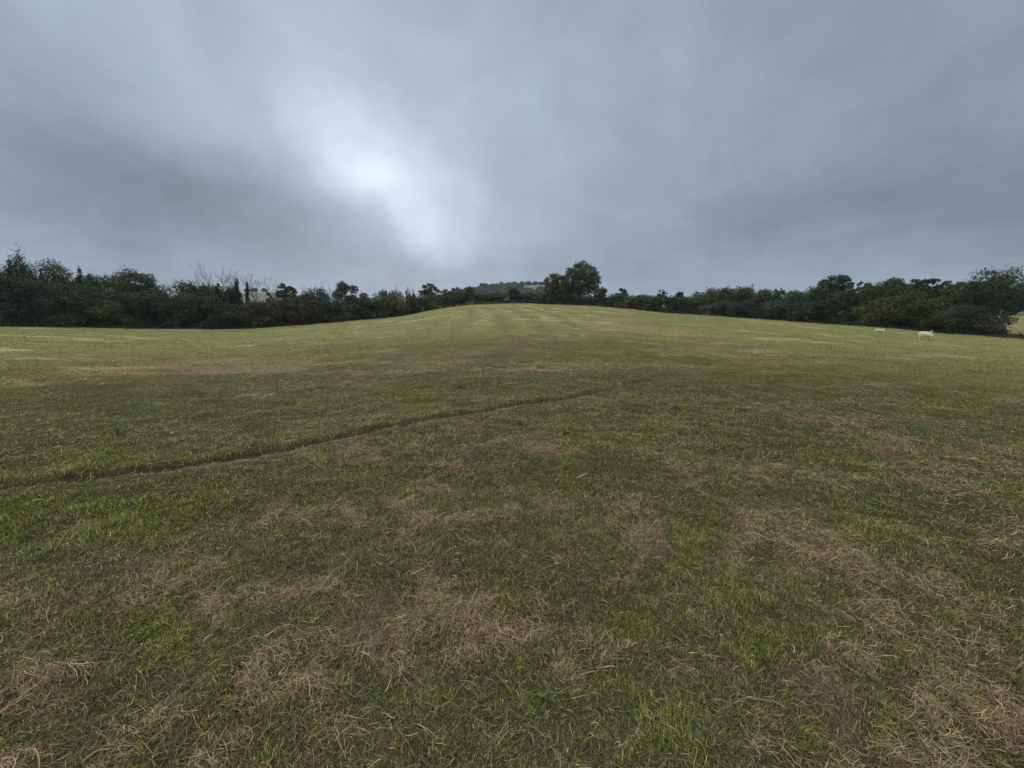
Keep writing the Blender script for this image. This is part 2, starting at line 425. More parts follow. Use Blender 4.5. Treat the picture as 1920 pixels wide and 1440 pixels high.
def cover(x, y):
    """straw, brown, green, lush, hay amounts at each place"""
    out = {k: np.zeros(x.shape) for k in ('straw', 'brown', 'green', 'lush', 'hay')}
    wx = x + 0.34 * fbm(x, y, 0.8, 4, 0.65, 11) * np.clip(y / 3, .5, 2.2); wy = y + 0.34 * fbm(x, y, 0.8, 4, 0.65, 12) * np.clip(y / 3, .5, 2.2)
    for x0, y0, ax, ay, kd, am in _M:
        h = math.hypot(x0, y0); ux, uy = x0 / h, y0 / h           # ellipse lies along the line of sight
        dx, dy = wx - x0, wy - y0
        m = (np.abs(dx) < 3 * max(ax, ay)) & (np.abs(dy) < 3 * max(ax, ay))
        if not np.any(m): continue
        a = dx[m]; b = dy[m]
        q = (b / ay) ** 2 + (a - b * 0.0) ** 2 / ax ** 2
        out[kd][m] = np.maximum(out[kd][m], am * np.exp(-q))
    n1 = fbm(x, y, 2.6, 4, 0.55, 21); n2 = fbm(x, y, 0.75, 4, 0.6, 22); n3 = fbm(x * 0.55, y, 6.0, 4, 0.6, 23)
    n4 = fbm(x * .6, y, 1.1, 3, 0.6, 24)
    out['rnd'] = n2
    d = np.hypot(x, y)
    farf = sstep(d, 3.5, 19)
    st = out['straw'] * .92 - out['green'] * 0.8 - out['lush'] + 0.30 * n1 + 0.72 * n2 + 0.55 * n3 * farf + .06
    st = st + .85 * fbm(x, y, .26, 4, .65, 29)
    out['s'] = np.clip(sstep(st, -0.05, 1.0), 0, 1)
    br = out['brown'] * (1.0 + .7 * n2 + .45 * farf) - out['lush'] * .6 - out['green'] * .3 + 0.35 * n4 + 0.25 * fbm(x, y, 0.35, 3, 0.6, 25)
    out['b'] = sstep(br, 0.38, 0.85)
    out['hy'] = sstep(out['hay'] * (0.8 + 0.9 * n4) + farf * (0.85 * fbm(x * 0.40, y, 1.7, 5, 0.7, 26) + .45 * fbm(x * .5, y, 7.0, 3, .6, 33) - 0.02), 0.08, 0.55) * (1 - out['lush'])
    out['gv'] = .7 * fbm(x, y, 5.0, 4, 0.6, 27) + 0.8 * fbm(x, y, 1.0, 4, 0.65, 28) + .5 * fbm(x, y, .22, 3, .6, 30)
    out['far'] = farf
    sd = np.full(x.shape, 9.0); al = np.zeros(x.shape)
    near = (np.abs(x) < 30) & (y < 20) & (y > -2)
    if np.any(near): sd[near], al[near] = track_dist(x[near], y[near])
    tw = sd + 0.045 * fbm(x, y, 1.6, 3, 0.5, 4) + 0.045
    patch = 0.45 + 1.3 * fbm(x, y, 1.3, 3, 0.6, 31)
    out['trk'] = np.exp(-(tw / 0.058) ** 4) * np.clip(patch, 0.12, 1) * (1 - sstep(al, 11.5, 14.0)) * sstep(al, 2.8, 5.0)
    out['bank'] = np.exp(-((tw - .075) / .024) ** 4) * .9 * np.clip(.55 + .9 * patch, .25, 1) * (1 - sstep(al, 11.5, 14.5)) * sstep(al, 1.0, 3.0)  # dark strip: shade under overhanging grass, painted along the track's far side
    xr = x + .0035 * (y - 25) ** 2 + .5 * fbm(x, y, 7, 2, .5, 52)
    out['row'] = np.sin(xr * 2 * np.pi / 2.7) * (.8 + 1.2 * fbm(x, y, 5, 3, .6, 53)) * np.exp(-((x / np.maximum(y, 1) - .02) / .20) ** 2) * sstep(y, 16, 26) * (1 - sstep(y, 60, 75))
    return out

G_DARK = np.array([.044, .068, .018]); G_MID = np.array([.108, .146, .031]); G_YEL = np.array([.215, .225, .060])
TAN = np.array([.340, .250, .138]); PALE = np.array([.42, .37, .215]); BROWN = np.array([.118, .082, .056]); SOIL = np.array([.20, .145, .10]); OLIVE = np.array([.156, .158, .054])

def cover_colour(c):
    """mean colour of the sward"""
    gv = np.clip(0.5 + 0.5 * c['gv'], 0, 1)[:, None]
    far = c['far'][:, None]
    col = G_DARK * (1 - gv) + G_MID * gv
    col = col * (1 - 0.75 * far) + (OLIVE * (1.0 + 0.35 * (gv - .5))) * 0.75 * far
    g = np.clip(c['green'], 0, 1)[:, None] * far; col = col * (1 - .5 * g) + G_MID * .5 * g
    s = c['s'][:, None] * (1 - .1 * far); col = col * (1 - .75 * s) + TAN * (0.62 * .75) * s
    h = c['hy'][:, None]; col = col * (1 - .7 * h) + PALE * .7 * .8 * h
    b = c['b'][:, None]; col = col * (1 - .8 * b) + BROWN * .8 * b
    col = col * (1 + .20 * c['row'])[:, None]
    bank_shade = c['bank'][:, None]; col = col * (1 - bank_shade) + np.array([.028, .026, .018]) * bank_shade  # shade below the grass lip put into the ground colour
    t = c['trk'][:, None]; col = col * (1 - t) + SOIL * t
    return col

# ------------------------------------------------------------------ the ground sheet
def polar_sheet(name, mat):
    az = np.concatenate([np.linspace(-180, -68, 30, endpoint=False), np.linspace(-68, 68, 760), np.linspace(68, 180, 31)[1:]]) * np.pi / 180
    rr = [0.0, 0.3, 0.6]
    r = 0.8
    while r < 1250:
        rr.append(r); r *= (1.0045 if 3 < r < 16 else 1.0105) if r < 100 else 1.06
    rr = np.array(rr)
    A, Q = np.meshgrid(az, rr)
    X = (np.sin(A) * Q); Y = (np.cos(A) * Q)
    x, y = X.ravel(), Y.ravel()
    z = terrain(x, np.maximum(y, 0.0))
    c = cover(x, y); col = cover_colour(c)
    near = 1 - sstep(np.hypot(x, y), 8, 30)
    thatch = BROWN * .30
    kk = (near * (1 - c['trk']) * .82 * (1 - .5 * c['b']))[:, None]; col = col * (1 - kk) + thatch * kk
    na, nr = len(az), len(rr)
    i = np.arange(nr - 1)[:, None] * na + np.arange(na - 1)[None, :]
    quads = np.stack([i, i + 1, i + 1 + na, i + na], -1).reshape(-1, 4)
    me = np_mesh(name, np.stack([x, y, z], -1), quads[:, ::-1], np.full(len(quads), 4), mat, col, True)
    o = link(name, me); tag(o, kind='structure'); return o
polar_sheet("ground", M_GROUND)

# ------------------------------------------------------------------ grass blades
def scatter(n0, r0, rmin, rmax, n_az=66):
    """places on the field, thinner with distance"""
    A = R(2 * n_az)
    n_in = int(A / 2 * (r0 ** 2 - rmin ** 2) * n0); n_out = int(A * n0 * r0 ** 2 * math.log(rmax / r0))
    r = np.concatenate([np.sqrt(rs.uniform(rmin ** 2, r0 ** 2, n_in)), r0 * (rmax / r0) ** rs.rand(n_out)])
    a = rs.uniform(-A / 2, A / 2, len(r))
    x, y = r * np.sin(a), r * np.cos(a)
    q = np.interp(np.clip(x / np.maximum(y, .5), -4, 4), _fr, _EY)
    m = (y < q + 1.0) | (x / np.maximum(y, .5) > 1.2)
    return x[m], y[m], r[m]

def blades(name, x, y, length, width, lean, az, col, mat, z=None, curl=0.5, fan=None):
    n = len(x)
    if z is None: z = terrain(x, y)
    dx, dy = np.cos(az), np.sin(az)
    # broad face partly turned at random
    wa = az + np.pi / 2 + rs.normal(0, 0.5, n)
    wx, wy = np.cos(wa) * width * .5, np.sin(wa) * width * .5
    h1 = length * np.cos(lean * .6) * .55; o1 = length * np.sin(lean * .6) * .55
    h2 = h1 + length * np.cos(np.minimum(lean * 1.5 + curl * .5, 1.9)) * .45; o2 = o1 + length * np.sin(np.minimum(lean * 1.5 + curl * .5, 1.9)) * .45
    V = np.empty((n, 5, 3), np.float32)
    z = z - 0.006
    V[:, 0] = np.stack([x - wx, y - wy, z], -1); V[:, 1] = np.stack([x + wx, y + wy, z], -1)
    mx_, my_ = x + dx * o1, y + dy * o1
    V[:, 2] = np.stack([mx_ - wx * .85, my_ - wy * .85, z + h1], -1); V[:, 3] = np.stack([mx_ + wx * .85, my_ + wy * .85, z + h1], -1)
    V[:, 4] = np.stack([x + dx * o2, y + dy * o2, z + np.maximum(h2, 0.012)], -1)
    base = (np.arange(n) * 5)[:, None]
    L = base + np.array([0, 1, 3, 2, 2, 3, 4])[None, :]
    cc = np.repeat(col[:, None, :], 5, 1).reshape(-1, 3)
    return np_mesh(name, V, L, np.tile([4, 3], n), mat, cc)

def build_grass():
    x, y, r = scatter(30000, 2.4, 0.45, 95)
    # cluster: pull blades into small tufts
    tn = 0.5 + 0.5 * fbm(x, y, 0.12, 2, 0.5, 41)
    c = cover(x, y)
    keep = rs.rand(len(x)) > np.clip(c['b'] * .6 + c['trk'] * 1.5 + c['bank'] * .4 + .2 * c['s'], 0, .99)  # 'bank' is the painted shade strip along the track
    keep &= rs.rand(len(x)) < np.clip(-.05 + 1.9 * tn + .4 * c['far'], .28, 1)
    x, y, r = x[keep], y[keep], r[keep]
    for k in c: c[k] = c[k][keep]
    n = len(x)
    s = np.clip(r / 2.6, 1, 60)
    tuft = np.clip(0.5 + 0.45 * fbm(x, y, 0.45, 3, 0.55, 42) + .30 * fbm(x, y, 0.12, 2, 0.5, 41), 0, 1.3)
    L = (0.017 + 0.040 * tuft ** 1.6) * rs.uniform(.55, 1.45, n) * (1 - .35 * c['s']) * (1 + .5 * c['lush']) * (1 - .3 * c['b'])
    sd, _ = track_dist(x, y)
    L = L * np.where((sd > 0) & (sd < .25), 1.1, 1) * np.where((sd <= 0) & (sd > -.40), .5, 1)
    L = np.clip(L * (1 + .12 * np.log(s)), .02, .17)
    W = (0.0018 + .0013 * rs.rand(n)) * s ** .87
    W = np.minimum(W, .09)
    az = rs.uniform(0, 2 * np.pi, n)
    comb = fbm(x, y, 1.3, 2, .5, 43) * np.pi * 1.3
    az = np.where(rs.rand(n) < .45, comb + rs.normal(0, .5, n), az)
    lean = np.clip(np.abs(rs.normal(.62, .36, n)) + .25 * c['s'], .05, 1.35)
    # colour per blade
    u = rs.rand(n)
    gv = np.clip(.5 + .6 * c['gv'], 0, 1)
    ps = np.clip(.15 + .78 * c['s'] * (1 - .45 * c['far']) + .30 * c['far'] * (.45 + .8 * c['rnd']) * (1 - .6 * np.clip(c['green'], 0, 1)), 0, .95)
    ph = np.clip(c['hy'] * .85, 0, .9)
    py_ = np.clip(.16 + .35 * gv * (1 - c['lush']) + .28 * c['far'] - .3 * c['green'] * c['far'], 0, .8)
    v = rs.rand(n)[:, None]
    col = G_DARK * (.75 + .25 * (1 - v)) * (1 - v) + G_MID * 1.45 * v
    m = rs.rand(n) < py_; col[m] = (G_MID * (1 - v) + G_YEL * v)[m]
    m = u < ps; col[m] = (TAN * (.45 + .65 * v))[m]
    m = rs.rand(n) < np.clip(.04 + c['b'] * .75 + .10 * c['s'], 0, .85); col[m] = (BROWN * (.6 + .9 * v))[m]
    m = rs.rand(n) < ph; col[m] = (PALE * (.6 + .4 * v))[m]
    col = col * np.exp(rs.normal(-.06, .46, n) * (1 - .5 * sstep(r, 5, 15)))[:, None] * np.array([1.13, 1.13, 1.02])
    # a single wide far blade stands for many: draw its colour to the local mean
    q = (sstep(r, 2.5, 15) * .88)[:, None]
    mott = 1 + sstep(r, 3, 10) * (.50 * fbm(x * .45, y, 1.5, 4, .65, 46) + .26 * fbm(x * .5, y, .6, 3, .6, 47))
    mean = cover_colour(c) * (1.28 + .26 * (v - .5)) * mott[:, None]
    col = col * (1 - q) + mean * q
    col = col * (1 + .26 * fbm(x, y, .5, 3, .6, 44) + .28 * fbm(x, y, .11, 2, .5, 45) * (1 - sstep(r, 4, 14)))[:, None]
    me = blades("grass", x, y, L, W, lean, az, col, M_GRASS)
    o = link("grass", me); tag(o, 'short patchy grazed grass covering the sloping field', 'grass', kind='stuff')
build_grass()

# ------------------------------------------------------------------ dry straw lying on the sward
def build_straw():
    x, y, r = scatter(19000, 2.6, .45, 24)
    c = cover(x, y)
    p0 = .30 * (1 - sstep(r, 3, 9))
    p = np.clip(.07 + p0 + .45 * c['s'] ** 1.2 + .55 * c['b'] + .3 * c['hy'], 0, 1) * (1 - .6 * c['lush']) * (1 - .8 * c['trk'])
    keep = rs.rand(len(x)) < p
    x, y, r = x[keep], y[keep], r[keep]
    for k in c: c[k] = c[k][keep]
    n = len(x)
    s = np.clip(r / 3, 1, 9)
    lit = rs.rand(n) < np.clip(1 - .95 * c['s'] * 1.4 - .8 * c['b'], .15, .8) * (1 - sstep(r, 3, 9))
    L = np.clip(rs.lognormal(-3.15, .55, n) * (1 - .3 * c['b']), .015, .17) * s ** .25
    W = (.0009 + .0013 * rs.rand(n) ** 2) * s ** .85
    a0 = fbm(x, y, .9, 2, .5, 51) * np.pi * 1.6 + rs.normal(0, .9, n)
    L = np.where(lit, L * .7, L)
    bend = rs.normal(0, .65, n)
    K = 6
    px_, py_ = x.copy(), y.copy(); pts = []
    hgt = np.where(lit, .002 + .014 * rs.rand(n), .006 + .034 * rs.rand(n) ** 1.5)
    ph = rs.rand(n) * 6.28
    for k in range(K):
        t = k / (K - 1)
        a = a0 + bend * t + .22 * np.sin(ph + 5 * t)
        zz = terrain(px_, py_) + hgt * (0.55 + .45 * np.sin(ph + 3.1 * t)) + .008 + .02 * c['s']
        pts.append((px_.copy(), py_.copy(), zz, a))
        px_ = px_ + np.cos(a) * L / (K - 1); py_ = py_ + np.sin(a) * L / (K - 1)
    V = np.empty((n, K * 2, 3), np.float32)
    for k, (a_, b_, z_, an) in enumerate(pts):
        ww = W * .5 * (1 if k < K - 1 else .35)
        nx, ny = -np.sin(an) * ww, np.cos(an) * ww
        tw = np.sin(ph * 2 + k) * ww * .8
        V[:, 2 * k] = np.stack([a_ - nx, b_ - ny, z_ - tw], -1); V[:, 2 * k + 1] = np.stack([a_ + nx, b_ + ny, z_ + tw], -1)
    f = np.array([[2 * k, 2 * k + 1, 2 * k + 3, 2 * k + 2] for k in range(K - 1)]).ravel()
    Lp = (np.arange(n) * K * 2)[:, None] + f[None, :]
    v = rs.rand(n)[:, None]
    col = TAN * (.36 + .95 * v ** 1.5)
    m = rs.rand(n) < .09; col[m] = (PALE * (.85 + .45 * v))[m]
    m = rs.rand(n) < np.clip(.10 + c['b'] * .75, 0, .85); col[m] = (BROWN * (.7 + .9 * v))[m]
    m = rs.rand(n) < .14; col[m] = (G_YEL * (.8 + .4 * v))[m]
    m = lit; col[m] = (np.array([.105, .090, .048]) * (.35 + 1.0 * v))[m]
    cc = np.repeat(col[:, None, :], K * 2, 1).reshape(-1, 3)
    me = np_mesh("dry_straw", V, Lp, np.full(n * (K - 1), 4), M_STRAW, cc)
    o = link("dry_straw", me); tag(o, 'tangled tan cut straw lying flat over the near grass', 'straw', kind='stuff')
build_straw()

# ------------------------------------------------------------------ tubes and foliage
class Tubes:
    def __init__(s): s.v = []; s.f = []
    def tube(s, pts, rad, sides=6, cap=True):
        pts = [np.array(p, float) for p in pts]; b0 = len(s.v); n = len(pts)
        for i, p in enumerate(pts):
            t = pts[min(i + 1, n - 1)] - pts[max(i - 1, 0)]; t /= (np.linalg.norm(t) + 1e-9)
            a = np.array([1.0, 0, 0]) if abs(t[0]) < .8 else np.array([0, 1.0, 0])
            u = np.cross(t, a); u /= np.linalg.norm(u); w_ = np.cross(t, u)
            for k in range(sides):
                th = 2 * math.pi * k / sides
                s.v.append(p + rad[i] * (math.cos(th) * u + math.sin(th) * w_))
        for i in range(n - 1):
            for k in range(sides):
                k2 = (k + 1) % sides
                s.f.append((b0 + i * sides + k, b0 + i * sides + k2, b0 + (i + 1) * sides + k2, b0 + (i + 1) * sides + k))
        if cap:
            s.f.append(tuple(b0 + k for k in range(sides))[::-1]); s.f.append(tuple(b0 + (n - 1) * sides + k for k in range(sides)))
    def mesh(s, name, mat, smooth=True):
        me = bpy.data.meshes.new(name); me.from_pydata([tuple(p) for p in s.v], [], s.f)
        me.materials.append(mat)
        if smooth: me.polygons.foreach_set("use_smooth", np.ones(len(s.f), dtype=bool))
        me.update(); return me

def limb(T, rg, p, d, length, r0, r1, sides=5, seg=4, wob=.12, up=.0):
    pts = [p.copy()]; d = d / np.linalg.norm(d)
    for i in range(seg):
        d = d + rg.normal(0, wob, 3) + np.array([0, 0, up]); d /= np.linalg.norm(d)
        pts.append(pts[-1] + d * length / seg)
    T.tube(pts, list(np.linspace(r0, r1, len(pts))), sides, True)
    return pts, d

TONES = {
    'dark': (.034, .050, .026), 'blue': (.029, .044, .028), 'mid': (.050, .070, .029), 'olive': (.064, .074, .028), 'yellow': (.074, .085, .032),
    'brown': (.050, .044, .030), 'grey': (.056, .070, .048), 'red': (.040, .036, .036), 'black': (.028, .036, .028), 'far': (.034, .049, .035)}

def leaf_cloud(rg, lobes, count, size, tone, spiky=.15, core=.25):
    """many small leaf faces spread over and through the lobes; lobes = [(centre, radii)]"""
    c = np.array([l[0] for l in lobes]); rad = np.array([l[1] for l in lobes])
    wgt = (rad[:, 0] * rad[:, 2]) ** 1.0; wgt = wgt / wgt.sum()
    li = rg.choice(len(lobes), count, p=wgt)
    d = rg.normal(0, 1, (count, 3)); d /= np.linalg.norm(d, axis=1)[:, None]
    d[:, 2] = np.where((d[:, 2] < -.3) & (rg.rand(count) < .5), -d[:, 2], d[:, 2])
    rr = 1 - np.abs(rg.normal(0, .16, count)); deep = rg.rand(count) < core; rr = np.where(deep, rg.uniform(.15, .85, count), rr)
    sh = rg.rand(count) < spiky; rr = np.where(sh, rg.uniform(1.0, 1.28, count), rr)
    # clumping of the surface
    ph = rg.rand(len(lobes), 3) * 6.28
    bump = 1 + .13 * np.sin(d[:, 0] * 6 + ph[li, 0]) * np.sin(d[:, 1] * 6 + ph[li, 1]) + .10 * np.sin(d[:, 2] * 9 + ph[li, 2])
    P = c[li] + d * rad[li] * (rr * bump)[:, None]
    s = size * rg.uniform(.6, 1.4, count)
    nrm = d * 1.0 + rg.normal(0, .42, (count, 3)) + np.array([0, 0, .25]); nrm /= np.linalg.norm(nrm, axis=1)[:, None]
    t = rg.normal(0, 1, (count, 3)); t -= nrm * (t * nrm).sum(1)[:, None]; t /= np.linalg.norm(t, axis=1)[:, None]
    b = np.cross(nrm, t)
    el = rg.uniform(.9, 1.8, count)[:, None] * s[:, None]; wd = s[:, None] * rg.uniform(.45, .8, count)[:, None]
    droop = nrm * (s * .25)[:, None]
    V = np.stack([P - t * el * .5 - droop, P + b * wd * .5, P + t * el * .5 - droop, P - b * wd * .5], 1)
    base = np.array(TONES[tone])
    lv = rg.uniform(.70, 1.32, len(lobes)); hue = rg.normal(0, .10, len(lobes))
    k = lv[li] * rg.uniform(.82, 1.2, count)
    col = base[None, :] * k[:, None]; col[:, 0] *= 1 + hue[li] * 1.4 + .1 * rg.normal(0, 1, count)
    col = np.repeat(col[:, None, :], 4, 1).reshape(-1, 3)
    return V.reshape(-1, 3), col

def foliage_mesh(name, V, col):
    n = len(V) // 4
    return np_mesh(name, V, np.arange(n * 4), np.full(n, 4), M_LEAF, col)

PX = 1024 / 1920.0
def make_tree(name, loc, W, H, rg, style, tone, label, cat, group, D, trunk_part='trunk', dens=1.0):
    """loc = foot; W, H = crown width and total height in metres; D = distance, sets how fine the leaves need be"""
    root = empty(name, tuple(loc), label, cat, group)
    T = Tubes(); lobes = []
    hw = W / 2
    if style == 'bush':      # leafy down to the ground
        n = max(16, int(10 + W * 3.0)); W *= 1.40 if D < 66 else 1.6; hw = W / 2
        for i in range(n):
            a = rg.rand() * 6.28; q = rg.rand() ** .5; zz = rg.uniform(.08, .82)
            env = math.sqrt(max(.05, 1 - max(0, (zz - .45) / .60) ** 2))
            rz = rg.uniform(.17, .27) * H
            lobes.append(((math.cos(a) * q * hw * .78 * env, math.sin(a) * q * min(hw, 2.4) * .8 * env, zz * H), (rg.uniform(.24, .38) * hw * 1.1, rg.uniform(.3, .45) * min(hw, 2.4), rz)))
        lobes.append(((rg.normal(0, .1) * hw, 0, H * .84), (hw * .34, hw * .34, H * .17)))
        th = H * .7; limbs = 7; tr = .05 + .012 * H
    elif style == 'oak':     # big rounded crown of many small clumps, gaps between them
        n = 95
        for i in range(n):
            v = (i + .5) / n; cz = 1 - 1.85 * v; a = i * 2.39996 + rg.normal(0, .25); q = math.sqrt(max(0, 1 - cz * cz))
            rr_ = rg.uniform(.72, .86) if i % 3 else rg.uniform(.25, .65)
            cx, cy, czz = math.cos(a) * q * rr_ * hw, math.sin(a) * q * rr_ * hw, H * .56 + cz * rr_ * H * .44
            k = rg.uniform(.14, .22)
            lobes.append(((cx, cy, czz), (k * hw * 1.1, k * hw * 1.1, k * hw * .85)))
        th = H * .8; limbs = 22; tr = .10 + .02 * H
    elif style in ('tree', 'loose'):
        z0 = {'tree': .12, 'oak': .08, 'loose': .30}[style]; n = {'tree': 30, 'oak': 70, 'loose': 24}[style]
        n = {'tree': 46, 'loose': 44}[style]; cen = {'tree': .55, 'loose': .66}[style]; ext = {'tree': .42, 'loose': .31}[style]
        for i in range(n):
            v = (i + .5) / n; cz = 1 - 1.9 * v; a = i * 2.39996 + rg.normal(0, .3); q = math.sqrt(max(0, 1 - cz * cz))
            rr_ = rg.uniform(.66, .92) if i % 3 else rg.uniform(.2, .6); k = rg.uniform(.15, .26) if style == 'tree' else rg.uniform(.12, .20)
            lobes.append(((math.cos(a) * q * rr_ * hw, math.sin(a) * q * rr_ * hw, H * cen + cz * rr_ * H * ext), (k * hw * 1.15, k * hw * 1.15, k * hw * .85)))
        for i in range(0):
            a = rg.rand() * 6.28; q = rg.rand() ** .45; v = rg.uniform(0, 1)
            zz = z0 + (1 - z0) * (.10 + .80 * v)
            env = math.sqrt(max(.12, 1 - ((v - .42) / .66) ** 2))
            k = {'tree': .30, 'oak': .19, 'loose': .22}[style]
            lobes.append(((math.cos(a) * q * hw * (1 - k * .8) * env, math.sin(a) * q * hw * (1 - k) * env, zz * H), (k * hw * rg.uniform(.8, 1.3), k * hw * rg.uniform(.8, 1.2), k * hw * rg.uniform(.6, 1.0))))
        th = H * .8; limbs = 12; tr = .10 + .02 * H
    elif style == 'dome':    # clipped-looking round top, dense
        n = 34
        for i in range(n):
            a = rg.rand() * 6.28; v = rg.uniform(0.0, 1); env = math.sqrt(max(0, 1 - (v * .93) ** 3.0))
            q = rg.rand() ** .45
            lobes.append(((math.cos(a) * q * hw * .74 * env, math.sin(a) * q * hw * .6 * env, H * (.12 + .74 * v)), (hw * .30, hw * .30, H * .12)))
        th = H * .75; limbs = 9; tr = .12 + .02 * H
    elif style == 'slope':   # dome leaning down to the right
        for i in range(26):
            u = rg.uniform(-1, 1); v = rg.rand(); top = H * (1 - .34 * max(0, (u + .45)) ** 1.1 * .75 - .25 * max(0, -u - .7))
            lobes.append(((u * hw * .78, rg.uniform(-.5, .5) * hw * .6, top * (.12 + .74 * v)), (hw * .24, hw * .26, H * .12)))
        th = H * .6; limbs = 9; tr = .12 + .02 * H
    elif style == 'ivy':     # ivy-clad pole of a dead trunk
        for i in range(15):
            v = i / 14; k = hw * (1.0 - .55 * v) * rg.uniform(.6, 1.05)
            lobes.append(((rg.normal(0, .16) * hw, rg.normal(0, .16) * hw, H * (.04 + .88 * v)), (k * .8, k * .8, H * .065)))
        th = H * .98; limbs = 3; tr = .16
    elif style == 'ragged':  # tops of leafy shoots sticking up
        for i in range(16):
            a = rg.rand() * 6.28; q = rg.rand() ** .5; zz = rg.uniform(.10, .62)
            lobes.append(((math.cos(a) * q * hw * .75, math.sin(a) * q * min(hw, 2.6) * .7, zz * H), (hw * .3, hw * .3, H * .17)))
        for i in range(7):
            u = rg.uniform(-.85, .85) * hw; hh = H * rg.uniform(.72, .95)
            for j in range(6):
                lobes.append(((u + rg.normal(0, .03) * hw, rg.uniform(-.2, .2) * hw, hh - j * H * .065), (hw * (.055 + .03 * j), hw * .1, H * .055)))
        th = H * .8; limbs = 8; tr = .12 + .015 * H
    # trunk and limbs: reach into the lobes
    trunk_pts = [np.array([0, 0, -.15]), np.array([rg.normal(0, .03) * H, 0, th * .35]), np.array([rg.normal(0, .04) * H, rg.normal(0, .03) * H, th * .7]), np.array([rg.normal(0, .05) * H, 0, th])]
    T.tube(trunk_pts, [tr * 1.25, tr, tr * .7, tr * .22], 8)
    order = rg.permutation(len(lobes))[:limbs]
    for j in order:
        q = rg.uniform(.25, .8); b = trunk_pts[1] * (1 - q) + trunk_pts[2] * q; e = np.array(lobes[j][0])
        mid = (b + e) / 2 + rg.normal(0, .05, 3) * W; mid[2] += .04 * H
        T.tube([b, mid, e], [tr * .5, tr * .33, tr * .1], 5)
        for _ in range(3):
            e2 = e + rg.normal(0, 1, 3) * np.array(lobes[j][1]) * .8 + np.array([0, 0, .15 * H * .3])
            T.tube([e * .7 + mid * .3, (e + e2) / 2 + rg.normal(0, .06, 3), e2], [tr * .16, tr * .1, tr * .04], 4)
    link(trunk_part, T.mesh(trunk_part, M_BARK), root)
    area_px = (W / D * F * PX) * (H / D * F * PX)
    size = max(.085, 1.25 / (F * PX) * D)                 # about 1.25 pixels of the final picture
    covf = {'bush': 5.5, 'tree': 4.6, 'oak': 5.6, 'loose': 3.0, 'dome': 7.0, 'slope': 6.5, 'ivy': 6.0, 'ragged': 5.0}[style]
    cnt = int(np.clip(area_px * covf * dens, 500, 16000))
    sp = {'bush': .10, 'tree': .09, 'oak': .05, 'loose': .08, 'dome': .05, 'slope': .05, 'ivy': .12, 'ragged': .18}[style]
    V, col = leaf_cloud(rg, lobes, cnt, size, tone, sp)
    lo = -.05
    ok = V.reshape(-1, 4, 3)[:, :, 2].min(1) > lo
    V = V.reshape(-1, 4, 3)[ok].reshape(-1, 3); col = col.reshape(-1, 4, 3)[ok].reshape(-1, 3)
    # leading shoots: little sprays standing out of the outline
    ns = int(8 + W * 2)
    sv = []; sc = []
    for i in range(ns):
        l = lobes[rg.randint(len(lobes))]
        if l[0][2] < H * .45 and style != 'ivy': continue
        dd = rg.normal(0, 1, 3); dd[2] = abs(dd[2]) + .6; dd /= np.linalg.norm(dd)
        p0 = np.array(l[0]) + dd * np.array(l[1]); ln = rg.uniform(.15, .5) * (1.6 if style == 'ragged' else 1) * (H / 7) ** .5
        m = 7
        tt = rg.rand(m) * ln
        P = p0 + dd[None, :] * tt[:, None] + rg.normal(0, .05, (m, 3))
        s_ = size * .75
        a1 = rg.normal(0, 1, (m, 3)); a1 /= np.linalg.norm(a1, axis=1)[:, None]; a2 = np.cross(a1, rg.normal(0, 1, (m, 3))); a2 /= np.linalg.norm(a2, axis=1)[:, None]
        sv.append(np.stack([P - a1 * s_ * .5, P + a2 * s_ * .3, P + a1 * s_ * .5, P - a2 * s_ * .3], 1).reshape(-1, 3))
        sc.append(np.tile(np.array(TONES[tone]) * rg.uniform(.9, 1.3), (m * 4, 1)))
    if sv: V = np.concatenate([V] + sv); col = np.concatenate([col] + sc)
    part = 'ivy' if style == 'ivy' else ('foliage' if style == 'bush' else 'crown')
    link(part, foliage_mesh(part, V, col), root)
    return root

def bare_tree(name, loc, W, H, rg, label, cat, group, n=5, r=.09):
    root = empty(name, tuple(loc), label, cat, group)
    T = Tubes(); B = Tubes()
    top = np.array([rg.normal(0, .04) * H, 0, H * .55])
    T.tube([np.array([0, 0, -.1]), np.array([rg.normal(0, .03) * H, 0, H * .3]), top], [r * 1.5, r * 1.15, r * .8], 7)
    def rec(p, d, L, rad, lvl):
        pts, dd = limb(B, rg, p, d, L, rad, rad * .55, 4, 4, .10, .05)
        if lvl <= 0: return
        for k in range(3):
            q = pts[rg.randint(1, 5)]
            nd = dd + rg.normal(0, .42, 3) + np.array([0, 0, .22])
            rec(q, nd, L * rg.uniform(.5, .78), max(rad * .6, .012), lvl - 1)
    for i in range(n):
        q = rg.uniform(.45, 1.0); p = np.array([0, 0, 0]) * (1 - q) + top * q
        d = np.array([rg.uniform(-1, 1) * W / H * 1.2, rg.uniform(-.5, .5) * W / H, 1.0])
        rec(p, d, H * (1 - q * .55) * .62, r * .6, 3 if n > 2 else 2)
    link('trunk', T.mesh('trunk', M_DEAD), root); link('branches', B.mesh('branches', M_DEAD), root)
    return root

def foot(px, dY):
    """foot of a plant dY metres beyond the edge of the field, seen in column px"""
    row, Yb = edge_at(px); Y = Yb + dY
    d = ray(px, row); x = d[0] / d[1] * Y
    return np.array([x, Y, ground_z(x, Y) - .05]), Y

def plant(px, w_px, top, dY, style, tone, label, name='hedge_bush', cat='bush', group=None, dens=1.0, seed=None):
    p, Y = foot(px, dY)
    H = at(px, top, Y)[2] - p[2]; W = w_px / F * Y
    rg = np.random.RandomState(seed if seed is not None else int(px * 7 + w_px) % 99991)
    return make_tree(name, p, W, H, rg, style, tone, label, cat, group, Y, dens=dens)

GL, GR, GM = 'bushes of the left hedgerow', 'bushes of the right hedgerow', 'bushes along the top of the field'
